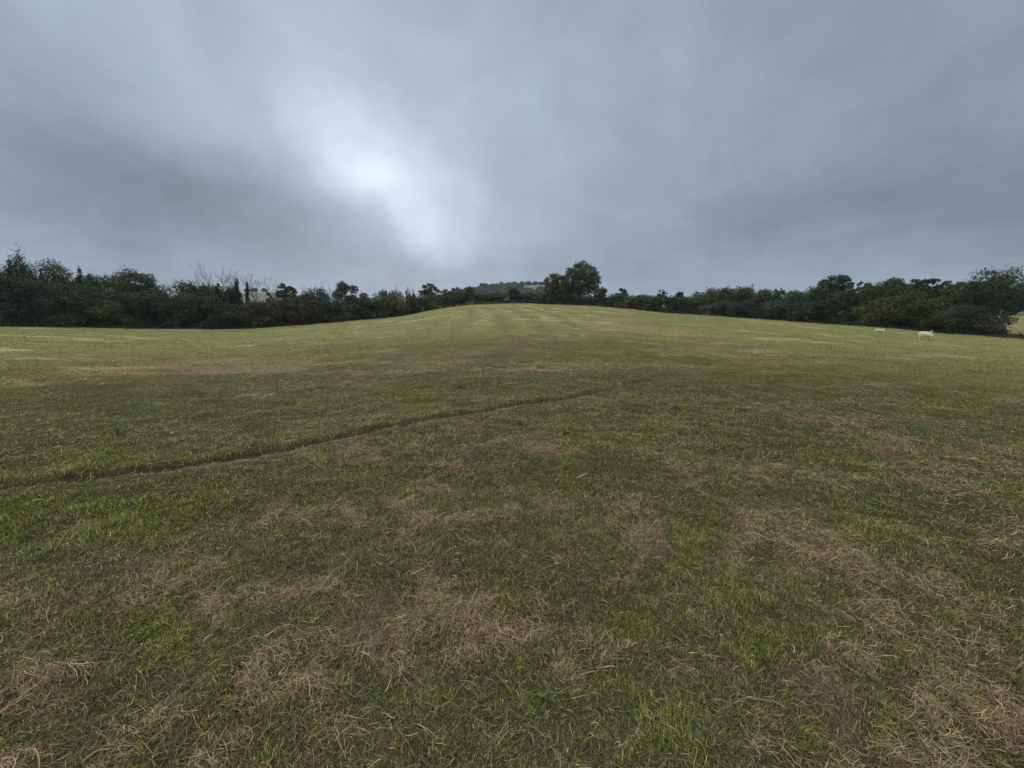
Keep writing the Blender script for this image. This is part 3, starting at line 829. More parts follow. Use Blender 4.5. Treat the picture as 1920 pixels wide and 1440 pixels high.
# px, width, top row, metres behind the edge, style, tone, label (, name, cat)
TREES = [
  # ---- left hedgerow, front row down to the grass
  (-60, 170, 500, 2, 'bush', 'blue', 'dark leafy hedge bush cut off by the left border', 'hedge_bush', 'bush', GL),
  (40, 130, 520, 1.5, 'bush', 'blue', 'big dark bush at the far left below the ragged tall tree', 'hedge_bush', 'bush', GL),
  (125, 110, 528, 1.5, 'bush', 'dark', 'dark green bush between the ragged tree and the low dip in the hedge', 'hedge_bush', 'bush', GL),
  (200, 90, 545, 1.5, 'bush', 'mid', 'low green bush just left of the round-topped tree', 'hedge_bush', 'bush', GL),
  (262, 80, 548, 1.2, 'bush', 'blue', 'dark bush standing in front of the round-topped tree', 'hedge_bush', 'bush', GL),
  (322, 75, 550, 1.2, 'bush', 'dark', 'dark bush just right of the round-topped tree', 'hedge_bush', 'bush', GL),
  (375, 65, 548, 1.2, 'bush', 'dark', 'green bush left of the ivy-covered trunks', 'hedge_bush', 'bush', GL),
  (432, 62, 568, 1.0, 'bush', 'dark', 'low dark bush between the ivy-covered trunks', 'hedge_bush', 'bush', GL),
  (497, 58, 565, 1.0, 'bush', 'brown', 'low brownish bush just right of the ivy-covered trunks', 'hedge_bush', 'bush', GL),
  (520, 50, 561, 3.5, 'bush', 'brown', 'brownish bush in the low dip right of the ivy-covered trunks', 'hedge_bush', 'bush', GL),
  (560, 50, 558, 3.5, 'bush', 'dark', 'dark bush behind the russet thorny one in the left hedge', 'hedge_bush', 'bush', GL),
  (545, 60, 566, 1.2, 'bush', 'brown', 'russet thorny bush below the distant umbrella-shaped tree', 'thorn_bush', 'bush', GL),
  (592, 58, 560, 1.2, 'bush', 'dark', 'dull dark bush under the thin dead saplings', 'hedge_bush', 'bush', GL),
  (640, 52, 562, 1.0, 'bush', 'dark', 'low dark bush under the left side of the domed tree', 'hedge_bush', 'bush', GL),
  (685, 46, 562, 1.0, 'bush', 'blue', 'low dark bush under the right side of the domed tree', 'hedge_bush', 'bush', GL),
  (733, 44, 553, 1.0, 'bush', 'yellow', 'yellowish green bush between domed tree and dark pointed bush', 'hedge_bush', 'bush', GL),
  (772, 36, 556, 1.0, 'bush', 'dark', 'dark bush where the left hedge starts to climb', 'hedge_bush', 'bush', GL),
  (803, 34, 551, 1.0, 'bush', 'olive', 'olive bush below the pale pointed tree', 'hedge_bush', 'bush', GL),
  (830, 28, 556, 1.5, 'bush', 'dark', 'small dark bush at the top end of the left hedge', 'hedge_bush', 'bush', GL),
  # ---- left hedgerow, what rises behind
  (22, 130, 466, 5, 'ragged', 'dark', 'tall ragged tree with spiky leafy shoots at the left border', 'ragged_tree', 'tree', None),
  (72, 80, 476, 4.5, 'ragged', 'dark', 'ragged tree with one upright leafy spire right of the tallest', 'ragged_tree', 'tree', None),
  (112, 80, 487, 5, 'bush', 'mid', 'leafy green shrub top sloping down right of the ragged trees', 'hedge_bush', 'bush', GL),
  (155, 80, 500, 5, 'ragged', 'dark', 'shrub with small dark spiky tufts on top in the left hedge', 'hedge_bush', 'bush', GL),
  (205, 70, 516, 5, 'bush', 'mid', 'green bush top in the dip left of the round-topped tree', 'hedge_bush', 'bush', GL),
  (268, 88, 500, 4, 'dome', 'mid', 'round-topped dark green tree standing above the left hedge', 'round_tree', 'tree', None),
  (345, 70, 527, 5, 'bush', 'mid', 'bush top between the round-topped tree and the dead trees', 'hedge_bush', 'bush', GL),
  (375, 40, 529, 5, 'bush', 'dark', 'small dark leafy top beside the first dead tree', 'hedge_bush', 'bush', GL),
  (406, 46, 534, 5, 'bush', 'mid', 'green bush behind the first ivy-covered trunk', 'hedge_bush', 'bush', GL),
  (437, 40, 538, 5, 'bush', 'red', 'reddish bush between the first two ivy-covered trunks', 'hedge_bush', 'bush', GL),
  (417, 17, 529, 3, 'ivy', 'black', 'leftmost of three dark ivy-covered dead trunks', 'ivy_trunk', 'tree', 'ivy-covered dead trunks'),
  (455, 18, 521, 3, 'ivy', 'black', 'tallest and middle of three dark ivy-covered dead trunks', 'ivy_trunk', 'tree', 'ivy-covered dead trunks'),
  (472, 12, 527, 3.4, 'ivy', 'black', 'thinnest and rightmost of three dark ivy-covered dead trunks', 'ivy_trunk', 'tree', 'ivy-covered dead trunks'),
  (583, 46, 548, 4, 'bush', 'brown', 'brownish twiggy bush right of the distant umbrella-shaped tree', 'thorn_bush', 'bush', GL),
  (612, 40, 540, 4, 'bush', 'dark', 'leafy dark bush just left of the domed tree', 'hedge_bush', 'bush', GL),
  (670, 82, 525, 4, 'slope', 'grey', 'grey-green domed tree whose top slopes down to the right', 'domed_tree', 'tree', None),
  (718, 30, 546, 6, 'bush', 'dark', 'small tree top just right of the domed tree', 'hedge_bush', 'bush', GL),
  (742, 28, 547, 6, 'bush', 'grey', 'faint grey-green bush top behind the yellowish bush', 'hedge_bush', 'bush', GL),
  (771, 24, 541, 4, 'ragged', 'black', 'dark pointed bush left of the pale pointed tree', 'hedge_bush', 'bush', GL),
  (808, 40, 528, 5, 'tree', 'olive', 'pale green pointed tree at the top end of the left hedge', 'field_tree', 'tree', None),
  # ---- along the crest
  (836, 30, 541, 9, 'tree', 'grey', 'small grey-green tree right of the pale pointed tree', 'field_tree', 'tree', GM),
  (858, 28, 537, 8, 'tree', 'grey', 'small upright tree left of the round green tree on the crest', 'field_tree', 'tree', GM),
  (881, 32, 535, 8, 'dome', 'olive', 'round olive green tree left of the distant hill wood', 'round_tree', 'tree', None),
  (862, 40, 549, 5, 'bush', 'dark', 'dark bush under the small upright tree on the crest', 'hedge_bush', 'bush', GM),
  (897, 44, 550, 5, 'bush', 'dark', 'dark bush under the round olive tree on the crest', 'hedge_bush', 'bush', GM),
  (932, 44, 549, 4, 'bush', 'mid', 'green bush in front of the distant hill wood', 'hedge_bush', 'bush', GM),
  (966, 32, 538, 3, 'dome', 'red', 'almost black purplish round bush standing on the crest', 'purple_bush', 'bush', None),
  (996, 42, 548, 3, 'bush', 'mid', 'green bush between the black bush and the big oak', 'hedge_bush', 'bush', GM),
  (1020, 34, 550, 2.5, 'bush', 'mid', 'leafy bush at the left foot of the big oak', 'hedge_bush', 'bush', GM),
  (1042, 54, 511, 3.5, 'oak', 'olive', 'smaller olive oak leaning against the left of the big oak', 'oak_tree', 'tree', None),
  (1088, 76, 489, 4, 'oak', 'mid', 'biggest round oak with sky showing through, on the crest', 'oak_tree', 'tree', None),
  (1062, 46, 540, 2, 'bush', 'dark', 'dark bush directly under the big oak', 'hedge_bush', 'bush', GM),
  (1105, 40, 556, 1.5, 'bush', 'red', 'low purplish bramble bush under the right side of the big oak', 'bramble_bush', 'bush', GM),
  (1126, 38, 537, 3.5, 'dome', 'mid', 'rounded bush just right of the big oak', 'hedge_bush', 'bush', GM),
  (1150, 34, 549, 2.5, 'bush', 'dark', 'dark bush left of the little lollipop tree', 'hedge_bush', 'bush', GM),
  (1167, 24, 538, 4, 'tree', 'dark', 'little lollipop-shaped tree right of the big oak', 'field_tree', 'tree', None),
  (1176, 36, 556, 1, 'bush', 'olive', 'olive bush below the little lollipop tree', 'hedge_bush', 'bush', GM),
  # ---- right hedgerow
  (1200, 40, 553, 2, 'bush', 'olive', 'olive bush where the right hedge begins', 'hedge_bush', 'bush', GR),
  (1226, 40, 554, 2, 'bush', 'mid', 'green bush left of the sparse little tree in the right hedge', 'hedge_bush', 'bush', GR),
  (1239, 20, 540, 4, 'loose', 'olive', 'sparse pale little tree standing out of the right hedge', 'field_tree', 'tree', None),
  (1254, 36, 556, 2, 'bush', 'dark', 'dark bush right below the sparse little tree', 'hedge_bush', 'bush', GR),
  (1272, 22, 544, 4, 'dome', 'black', 'small black ball-shaped tree top above the right hedge', 'round_tree', 'tree', None),
  (1289, 36, 556, 2, 'bush', 'olive', 'bush right below the black ball-shaped tree top', 'hedge_bush', 'bush', GR),
  (1318, 46, 547, 2.5, 'bush', 'mid', 'green bush where the right hedge steps up in height', 'hedge_bush', 'bush', GR),
  (1345, 46, 540, 4, 'bush', 'olive', 'olive bush top further left of the utility pole', 'hedge_bush', 'bush', GR),
  (1372, 46, 538, 4, 'bush', 'olive', 'olive bush top directly left of the utility pole', 'hedge_bush', 'bush', GR),
  (1352, 50, 565, 1, 'bush', 'grey', 'low grey-green bramble at the hedge foot left of the utility pole', 'bramble_bush', 'bush', GR),
  (1400, 46, 540, 4, 'bush', 'mid', 'green bush directly in front of the utility pole', 'hedge_bush', 'bush', GR),
  (1405, 56, 563, 1, 'bush', 'dark', 'dark low bush at the hedge foot below the utility pole', 'hedge_bush', 'bush', GR),
  (1430, 44, 542, 4, 'bush', 'mid', 'green bush top right of the utility pole', 'hedge_bush', 'bush', GR),
  (1453, 30, 536, 5, 'loose', 'dark', 'flat-topped little tree between pole and tall spreading tree', 'field_tree', 'tree', None),
  (1460, 60, 562, 1, 'bush', 'grey', 'grey-green bush at the hedge foot below the flat-topped tree', 'hedge_bush', 'bush', GR),
  (1488, 50, 545, 3.5, 'bush', 'mid', 'green bush in the dip right of the flat-topped tree', 'hedge_bush', 'bush', GR),
  (1515, 52, 537, 3.5, 'bush', 'mid', 'green bush left of the tall spreading tree', 'hedge_bush', 'bush', GR),
  (1520, 66, 566, 1, 'bush', 'dark', 'dark low bush at the hedge foot left of the tall spreading tree', 'hedge_bush', 'bush', GR),
  (1556, 64, 510, 6, 'oak', 'dark', 'tall spreading tree with layered top in the right hedge', 'spreading_tree', 'tree', None),
  (1580, 66, 545, 2.5, 'bush', 'dark', 'dark bush in front of the tall spreading tree', 'hedge_bush', 'bush', GR),
  (1607, 34, 522, 9, 'loose', 'grey', 'thin see-through tree right of the tall spreading tree', 'wispy_tree', 'tree', None),
  (1628, 60, 536, 3, 'bush', 'mid', 'green bush in front of the thin see-through tree', 'hedge_bush', 'bush', GR),
  (1665, 86, 512, 5, 'dome', 'mid', 'wide leafy tree with a rounded top left of the see-through row', 'field_tree', 'tree', None),
  (1655, 76, 556, 1.2, 'bush', 'olive', 'low olive bush behind the lamb', 'hedge_bush', 'bush', GR),
  (1706, 52, 513, 16, 'loose', 'dark', 'left tree of the see-through row behind the right hedge', 'row_tree', 'tree', 'see-through row of trees behind the right hedge'),
  (1738, 50, 516, 16, 'loose', 'dark', 'middle tree of the see-through row behind the right hedge', 'row_tree', 'tree', 'see-through row of trees behind the right hedge'),
  (1772, 52, 520, 15, 'loose', 'grey', 'right tree of the see-through row behind the right hedge', 'row_tree', 'tree', 'see-through row of trees behind the right hedge'),
  (1697, 60, 547, 3, 'bush', 'mid', 'bush below the left tree of the see-through row', 'hedge_bush', 'bush', GR),
  (1722, 64, 566, 1.2, 'bush', 'olive', 'low olive bush behind the grazing sheep', 'hedge_bush', 'bush', GR),
  (1752, 66, 555, 1.8, 'bush', 'olive', 'olive bush arching over beside the hedge-end thicket', 'hedge_bush', 'bush', GR),
  (1793, 60, 515, 4.5, 'tree', 'mid', 'tree top just left of the hedge-end thicket', 'field_tree', 'tree', None),
  (1830, 70, 503, 3.0, 'bush', 'mid', 'big tall rounded thicket that ends the right hedge', 'thicket', 'bush', None),
  (1822, 64, 501, 4.0, 'ragged', 'mid', 'leafy shoots rising behind the big thicket at the end of the right hedge', 'hedge_bush', 'bush', GR),
  (1810, 76, 572, .8, 'bush', 'dark', 'low dark bush at the left foot of the hedge-end thicket', 'hedge_bush', 'bush', GR),
  (1846, 46, 590, .8, 'bush', 'brown', 'low brown bramble at the very end of the right hedge', 'bramble_bush', 'bush', GR),
]
for t in TREES:
    px, wp, top, dY, style, tone, label, nm, cat, grp = t
    plant(px, wp, top, dY, style, tone, label, nm, cat, grp)

# trees beyond the gap at the right border
for px, wp, top, Y, tone, label in [(1925, 66, 522, 95, 'dark', 'dark tree across the far field at the right border'),
                                    (1995, 70, 530, 97, 'mid', 'green tree across the far field outside the right border'),
                                    (1880, 60, 540, 100, 'dark', 'dark tree across the far field behind the hedge-end thicket'),
                                    (2070, 80, 526, 99, 'dark', 'second tree across the far field outside the right border')]:
    x = (px - 960) / F * Y * 1.0; d = ray(px, 585); x = d[0] / d[1] * Y; z = ground_z(x, Y)
    make_tree('field_tree', np.array([x, Y, z]), wp / F * Y, at(px, top, Y)[2] - z, np.random.RandomState(px), 'dome', tone, label, 'tree', 'trees across the far field', Y)

# umbrella-shaped tree far behind the left hedge and a small one beside it
for px, wp, top, Y, st, label in [(540, 42, 527, 120, 'loose', 'distant umbrella-shaped tree seen over the left hedge'),
                              (508, 13, 540, 135, 'tree', 'tiny distant tree left of the umbrella-shaped tree')]:
    d = ray(px, 575); x = d[0] / d[1] * Y; z = ground_z(x, Y)
    make_tree('distant_tree', np.array([x, Y, z]), wp / F * Y, at(px, top, Y)[2] - z, np.random.RandomState(px), st, 'dark', label, 'tree', None, Y, dens=2.2)

# ------------------------------------------------------------------ bare dead trees
DEADS = [(200, 14, 514, 5, 2, 'lone bare twig tree over the dip in the left hedge'), (332, 10, 519, 5, 2, 'thin bare sapling right of the round-topped tree'),
         (389, 34, 512, 4, 5, 'bare dead tree with fine twigs left of the ivy trunks'), (425, 46, 503, 5, 5, 'widest bare dead tree between the first ivy trunks'),
         (451, 20, 508, 5, 3, 'slim bare tree rising behind the middle ivy trunk'), (486, 44, 510, 5, 5, 'bare dead tree just right of the thinnest ivy trunk'),
         (515, 22, 516, 5, 3, 'slim bare tree left of the distant umbrella-shaped tree'), (585, 20, 533, 5, 3, 'faint bare sapling right of the distant umbrella-shaped tree'),
         (620, 16, 529, 4, 2, 'broken leaning bare stem just left of the domed tree'), (748, 14, 534, 5, 2, 'bare sapling above the yellowish bush'), (770, 12, 534, 5, 2, 'bare twig above the dark pointed bush')]
for i, (px, wp, top, dY, n, label) in enumerate(DEADS):
    p, Y = foot(px, dY); H = at(px, top, Y)[2] - p[2]
    bare_tree('dead_tree', p, wp / F * Y, H * .93, np.random.RandomState(100 + i), label, 'dead tree', 'bare dead trees in the left hedgerow', n, .055)

# ------------------------------------------------------------------ utility pole
p, Y = foot(1404, 9); H = at(1404, 531, Y)[2] - p[2]
root = empty('utility_pole', tuple(p), 'thin grey wooden utility pole poking out of the right hedge', 'utility pole')
T = Tubes(); T.tube([(0, 0, -.3), (0, 0, H * .5), (0, 0, H)], [.15, .13, .10], 10); link('pole', T.mesh('pole', M_POLE), root)
T = Tubes(); T.tube([(-.5, 0, H - .35), (.5, 0, H - .35)], [.05, .05], 6); link('crossarm', T.mesh('crossarm', M_POLE), root)
for sx in (-.42, 0, .42):
    T = Tubes(); zb = H - .30 if sx else H
    T.tube([(sx, 0, zb), (sx, 0, zb + .06), (sx, 0, zb + .08), (sx, 0, zb + .15)], [.02, .045, .03, .035], 8); link('insulator', T.mesh('insulator', M_CERAMIC), root)

# ------------------------------------------------------------------ hedge foot: brambles, bracken, rough grass
def build_undergrowth():
    cols = np.linspace(-250, 1886, 5200); n = len(cols) * 9
    px = rs.uniform(-250, 1886, n)
    row, Yb = edge_at(px); back = rs.uniform(-.7, 2.2, n) + .5 * fbm(px * .05, px * 0, 3, 3, .6, 63); Y = Yb + back
    rr = np.interp(px, EDGE[:, 0], EDGE_R); x = rr * Y
    hs = .35 + .45 * fbm(x, Y, 2.5, 3, .6, 61); hs = np.clip(hs, .10, 1.0) * sstep(back, -.8, .9)
    z = terrain(x, Y, False) + rs.rand(n) * hs * 1.5
    s = .13 * (Y / 40) * rs.uniform(.6, 1.4, n)
    P = np.stack([x, Y, z], -1)
    a = rs.normal(0, 1, (n, 3)); a[:, 2] = np.abs(a[:, 2]) * 1.3; a /= np.linalg.norm(a, axis=1)[:, None]
    b = np.cross(a, rs.normal(0, 1, (n, 3))); b /= np.linalg.norm(b, axis=1)[:, None]
    el = s[:, None] * 1.1; wd = s[:, None] * .5
    V = np.stack([P - a * el, P + b * wd, P + a * el, P - b * wd], 1).reshape(-1, 3)
    k = fbm(x, Y, 3.0, 3, .6, 62)
    c1 = np.array(TONES['brown']); c2 = np.array(TONES['dark'])
    bw = sstep(k + .45 * np.exp(-((px - 1640) / 110) ** 2) - .1, 0, .5)[:, None]
    ol = (np.exp(-((px - 870) / 60) ** 2))[:, None]
    col = c2 * (1 - bw) + c1 * .9 * bw; col = col * (1 - ol) + np.array([.085, .078, .036]) * ol
    col = col * rs.uniform(.5, 1.4, n)[:, None]
    me = np_mesh("undergrowth", V, np.arange(n * 4), np.full(n, 4), M_LEAF, np.repeat(col[:, None, :], 4, 1).reshape(-1, 3))
    o = link("undergrowth", me); tag(o, 'low brambles, nettles and dead bracken along the foot of the hedges', 'undergrowth', kind='stuff')
build_undergrowth()

# rough bank beyond the gap at the right
def build_bank():
    n = 16000
    px = rs.uniform(1850, 2250, n); row, Yb = edge_at(px); back = rs.uniform(-1.5, 4.0, n); Y = Yb + back
    rr = np.interp(px, EDGE[:, 0], EDGE_R); x = rr * Y
    h = .45 * np.exp(-((back - 1.2) / 1.4) ** 2) * (1 + .7 * fbm(x, Y, 1.5, 3, .5, 71))
    z = terrain(x, Y, False) + rs.rand(n) * np.maximum(h, .03)
    P = np.stack([x, Y, z], -1); s = .09 * rs.uniform(.6, 1.4, n)
    a = rs.normal(0, 1, (n, 3)); a[:, 2] = np.abs(a[:, 2]) * 1.3; a /= np.linalg.norm(a, axis=1)[:, None]
    b = np.cross(a, rs.normal(0, 1, (n, 3))); b /= np.linalg.norm(b, axis=1)[:, None]
    V = np.stack([P - a * s[:, None], P + b * s[:, None] * .45, P + a * s[:, None], P - b * s[:, None] * .45], 1).reshape(-1, 3)
    col = (np.array([.060, .055, .032])[None, :] * rs.uniform(.5, 1.5, n)[:, None])
    me = np_mesh("rough_grass", V, np.arange(n * 4), np.full(n, 4), M_LEAF, np.repeat(col[:, None, :], 4, 1).reshape(-1, 3))
    o = link("rough_grass", me); tag(o, 'dark rough grass bank in the gap right of the hedge end', 'rough grass', kind='stuff')
build_bank()

# ------------------------------------------------------------------ distant hills
def build_hill():
    prof = np.array([(-1500, 572), (-300, 566), (200, 566), (330, 560), (430, 553), (490, 547.5), (540, 553), (620, 563), (760, 566), (850, 556), (900, 545), (950, 540),
                     (1000, 537), (1040, 535.5), (1080, 544), (1120, 562), (1200, 566), (1300, 573), (1700, 572), (2400, 566), (3500, 572)], float)
    r = np.array([ray(a, b) for a, b in prof]); ratio = r[:, 0] / r[:, 1]; slope = r[:, 2] / r[:, 1]
    us = np.linspace(ratio[0], ratio[-1], 420); sl_ = np.interp(us, ratio, slope)
    ker = np.exp(-np.linspace(-2, 2, 13) ** 2); ker /= ker.sum(); sl_ = np.convolve(np.pad(sl_, 6, mode='edge'), ker, 'valid')
    Ys = np.array([210, 260, 320, 380, 440, 500, 550, 600, 650, 720, 850, 1100.])
    V = []; 
    for Y in Ys:
        k = float(sstep(np.array(Y), 180, 600))
        zt = (CAM_Z + sl_ * 600) * k if Y <= 600 else (CAM_Z + sl_ * 600) * (1 - .6 * float(sstep(np.array(Y), 600, 1100)))
        V.append(np.stack([us * Y, np.full_like(us, Y), zt - (0 if Y > 210 else 6)], -1))
    V = np.array(V); nr, na = V.shape[:2]
    i = np.arange(nr - 1)[:, None] * na + np.arange(na - 1)[None, :]
    q = np.stack([i, i + 1, i + 1 + na, i + na], -1).reshape(-1, 4)
    m = bpy.data.materials.new("hill_pasture"); m.use_nodes = True
    t = m.node_tree; t.nodes.clear(); k = NT(t)
    g = k.node('ShaderNodeNewGeometry')
    vo = k.node('ShaderNodeTexVoronoi'); vo.inputs['Scale'].default_value = .011; t.links.new(g.outputs['Position'], vo.inputs['Vector'])
    vs = k.node('ShaderNodeSeparateColor'); t.links.new(vo.outputs['Color'], vs.inputs[0])
    col = k.mix(vs.outputs[0], (.018, .028, .018), (.028, .040, .023))
    n = k.noise(g.outputs['Position'], .05, 4)
    col = k.mix(k.rng(n, .4, .6, 0, .5), col, (.055, .085, .035))
    fp = ray(1000, 541); fp = fp / fp[1] * 560                       # one pale hay field high on the hill
    dd = k.vmath('MULTIPLY', k.vmath('SUBTRACT', g.outputs['Position'], (float(fp[0]), 560.0, 0.0)), (1 / 11.0, 1 / 30.0, 0.0))
    col = k.mix(k.rng(k.vmath('LENGTH', dd), .9, 1.1, 1.0, 0.0), col, (.11, .145, .07))
    b = k.node('ShaderNodeBsdfPrincipled'); t.links.new(col, b.inputs['Base Color']); b.inputs['Roughness'].default_value = .95
    o = k.node('ShaderNodeOutputMaterial'); t.links.new(b.outputs[0], o.inputs[0])
    me = np_mesh("distant_hill", V.reshape(-1, 3), q[:, ::-1], np.full(len(q), 4), m, None, True)
    link("distant_hill", me)['kind'] = 'structure'
    return us, sl_
_us, _sl = build_hill()
def hill_point(px, Y):
    d = ray(px, 560); u = d[0] / d[1]
    k = float(sstep(np.array(Y), 180, 600)); z = (CAM_Z + float(np.interp(u, _us, _sl)) * 600) * k
    return np.array([u * Y, Y, z])

def build_far_wood():
    rg = np.random.RandomState(91); nt = 420; V = []; cols = []
    for i in range(nt):
        px = rg.uniform(840, 1075); Y = rg.uniform(300, 575)
        if 972 < px < 1030 and Y > 440: continue
        if px > 955 and Y > 380: h0 = .7
        else: h0 = 1.0
        p = hill_point(px, Y); h = rg.uniform(3.5, 7); w_ = h * rg.uniform(.6, .9); m = 170
        h *= h0
        d = rg.normal(0, 1, (m, 3)); d /= np.linalg.norm(d, axis=1)[:, None]; d[:, 2] = np.abs(d[:, 2])
        P = p + d * np.array([w_, w_, h]) * rg.uniform(.8, 1.05, m)[:, None]
        a1 = np.cross(d, rg.normal(0, 1, (m, 3))); a1 /= np.linalg.norm(a1, axis=1)[:, None]; a2 = np.cross(d, a1)
        s_ = rg.uniform(.6, 1.3, m)[:, None]
        V.append(np.stack([P - a1 * s_, P + a2 * s_ * .7, P + a1 * s_, P - a2 * s_ * .7], 1).reshape(-1, 3))
        cols.append(np.tile(np.array(TONES['far']) * rg.uniform(.5, 1.5), (m * 4, 1)))
    V = np.concatenate(V); n = len(V) // 4
    me = np_mesh("far_wood", V, np.arange(n * 4), np.full(n, 4), M_LEAF, np.concatenate(cols))
    o = link("far_wood", me); tag(o, 'hazy grey-green wood covering the distant hill beyond the crest', 'wood', kind='stuff')
build_far_wood()

HG = 'hazy trees on the distant hill'
HILL = [(908, 24, 530, 470, 'dome', 'large round hazy tree at the left end of the distant hill wood'),
        (925, 20, 533, 480, 'tree', 'hazy tree next right of the large round one on the distant hill'),
        (940, 8, 528, 520, 'tree', 'narrow pointed hazy tree sticking up from the distant hill wood'),
        (950, 18, 532, 500, 'dome', 'hazy tree just right of the narrow pointed one on the distant hill')]
for px, wp, top, Y, st, label in HILL:
    p = hill_point(px, Y); make_tree('hill_tree', p, wp / F * Y, at(px, top, Y)[2] - p[2], np.random.RandomState(px), st, 'far', label, 'tree', HG, Y, dens=1.6)
HL = 'small hazy tree in the wood and hedge lines on the distant hill'
rh = np.random.RandomState(77)
for px, wp, top, Y in [(935, 22, 537, 440), (915, 22, 540, 430), (965, 16, 534, 520), (978, 14, 536, 530), (990, 16, 533, 560), (1003, 14, 532, 575), (1014, 12, 532, 580), (1026, 12, 531, 585),
                       (1036, 12, 532, 590), (955, 24, 541, 430), (975, 20, 543, 440), (890, 20, 542, 430), (1050, 14, 532, 590), (1130, 14, 548, 560), (900, 20, 536, 500),
                       (480, 12, 548, 560), (465, 14, 549, 560), (498, 12, 547, 560)]:
    p = hill_point(px, Y); make_tree('hill_tree', p, wp / F * Y, max(6.0, at(px, top, Y)[2] - p[2]), np.random.RandomState(px), 'dome', 'far', HL, 'tree', HG, Y, dens=1.5)

# ------------------------------------------------------------------ sheep
def skin_body(name, pts, edges, radii, mat, parent, sub=2):
    me = bpy.data.meshes.new(name); me.from_pydata([tuple(p) for p in pts], edges, []); me.update()
    o = bpy.data.objects.new(name, me); COL.objects.link(o)
    sk = o.modifiers.new("skin", 'SKIN'); sk.use_smooth_shade = True
    for i, rr in enumerate(radii):
        me.skin_vertices[0].data[i].radius = rr if isinstance(rr, tuple) else (rr, rr)
    me.skin_vertices[0].data[0].use_root = True
    ss = o.modifiers.new("sub", 'SUBSURF'); ss.levels = sub; ss.render_levels = sub
    dg = bpy.context.evaluated_depsgraph_get(); ev = o.evaluated_get(dg)
    m2 = bpy.data.meshes.new_from_object(ev); m2.name = name
    o.modifiers.clear(); o.data = m2; m2.materials.clear(); m2.materials.append(mat)
    o.parent = parent
    return o

def make_sheep(loc, rz, scale, graze, label, face, seed, group='sheep by the right hedge'):
    """faces +x, shoulder height 0.68 m at scale 1"""
    rg = np.random.RandomState(seed)
    root = empty('sheep', tuple(loc), label, 'sheep', group); root.rotation_euler = (0, 0, rz); root.scale = (scale,) * 3
    P = [(-.12, 0, .53), (-.36, 0, .56), (-.50, 0, .54), (.14, 0, .53), (.36, 0, .56), (.47, 0, .60 if not graze else .52)]
    Rd = [(.215, .225), (.205, .20), (.12, .12), (.215, .225), (.18, .185), (.12, .13)]
    E = [(0, 1), (1, 2), (0, 3), (3, 4), (4, 5)]
    if graze: P += [(.58, 0, .36), (.64, 0, .24)]; Rd += [.085, .068]
    else: P += [(.56, 0, .74), (.60, 0, .84)]; Rd += [.085, .07]
    E += [(5, 6), (6, 7)]
    # legs in the same skin: hind leg with stifle forward and hock back, fore leg with knee
    for sy in (-1, 1):
        st = .05 * sy
        b = len(P)
        P += [(-.40 + st, .10 * sy, .40), (-.35 + st, .11 * sy, .31), (-.46 + st, .11 * sy, .21), (-.44 + st, .11 * sy, .04)]
        Rd += [.085, .055, .034, .030]; E += [(1, b), (b, b + 1), (b + 1, b + 2), (b + 2, b + 3)]
        b = len(P)
        P += [(.33 - st, .10 * sy, .38), (.34 - st, .10 * sy, .22), (.33 - st, .10 * sy, .04)]
        Rd += [.070, .040, .030]; E += [(4, b), (b, b + 1), (b + 1, b + 2)]
    b = len(P); P += [(-.57, 0, .47), (-.585, 0, .34)]; Rd += [.035, .022]; E += [(2, b), (b, b + 1)]
    body = skin_body('body', P, E, Rd, M_WOOL, root)
    v = body.data.vertices
    for q in v:                                      # uneven fleece
        c = q.co; k = math.sin(c.x * 41 + seed) * math.sin(c.y * 37) * math.sin(c.z * 43)
        if c.z > .32: q.co = c + q.normal * (.010 * k)
    if graze: hp = [(.60, 0, .29), (.66, 0, .17), (.70, 0, .07)]
    else: hp = [(.57, 0, .87), (.68, 0, .84), (.77, 0, .77)]
    skin_body('head', hp, [(0, 1), (1, 2)], [.078, .062, .038], face, root)
    d = np.array(hp[1]) - np.array(hp[0]); d /= np.linalg.norm(d); upv = np.array([-d[2], 0, d[0]]);  upv = upv if upv[2] > 0 or graze else -upv
    for sy in (-1, 1):
        c = np.array(hp[0]) + np.array([0, .07 * sy, 0]) + upv * .03
        T = Tubes(); T.tube([c, c + np.array([0, .06 * sy, 0]) + upv * .015 - d * .02, c + np.array([0, .12 * sy, 0]) - upv * .005 - d * .03], [.018, .026, .006], 6)
        link('ear', T.mesh('ear', face), root)
        T = Tubes(); e = np.array(hp[1]) * .55 + np.array(hp[0]) * .45 + np.array([0, .062 * sy, 0]) + upv * .02
        T.tube([e - d * .01, e + d * .01], [.011, .011], 6); link('eye', T.mesh('eye', M_HOOF), root)
        for xx in (-.43 + .05 * sy, .34 - .05 * sy):
            T = Tubes(); T.tube([(xx, .11 * sy if xx < 0 else .10 * sy, .055), (xx + .015, .11 * sy if xx < 0 else .10 * sy, 0)], [.030, .038], 8); link('hoof', T.mesh('hoof', M_HOOF), root)
    return root

g = ground_hit(1734, 637); print("SHEEP grazing at", g)
make_sheep(g, R(-28), 14.5 / F * g[1] / .74 * .90, True, 'white sheep grazing with its head down near the hedge-end thicket', M_PALEFACE, 1)
g2 = ground_hit(1737, 635); g2 = np.array([g2[0] + .50, g2[1] + .7, 0]); g2[2] = ground_z(g2[0], g2[1])
make_sheep(g2, R(-30), 11.5 / F * g2[1] / .74, False, 'sheep mostly hidden behind the grazing one, dark face raised', M_FACE, 2)
g = ground_hit(1648, 626.5); print("LAMB at", g)
make_sheep(g, R(-24), 10.0 / F * g[1] / .80, False, 'smaller dark-headed lamb standing left of the grazing sheep', M_FACE, 3)

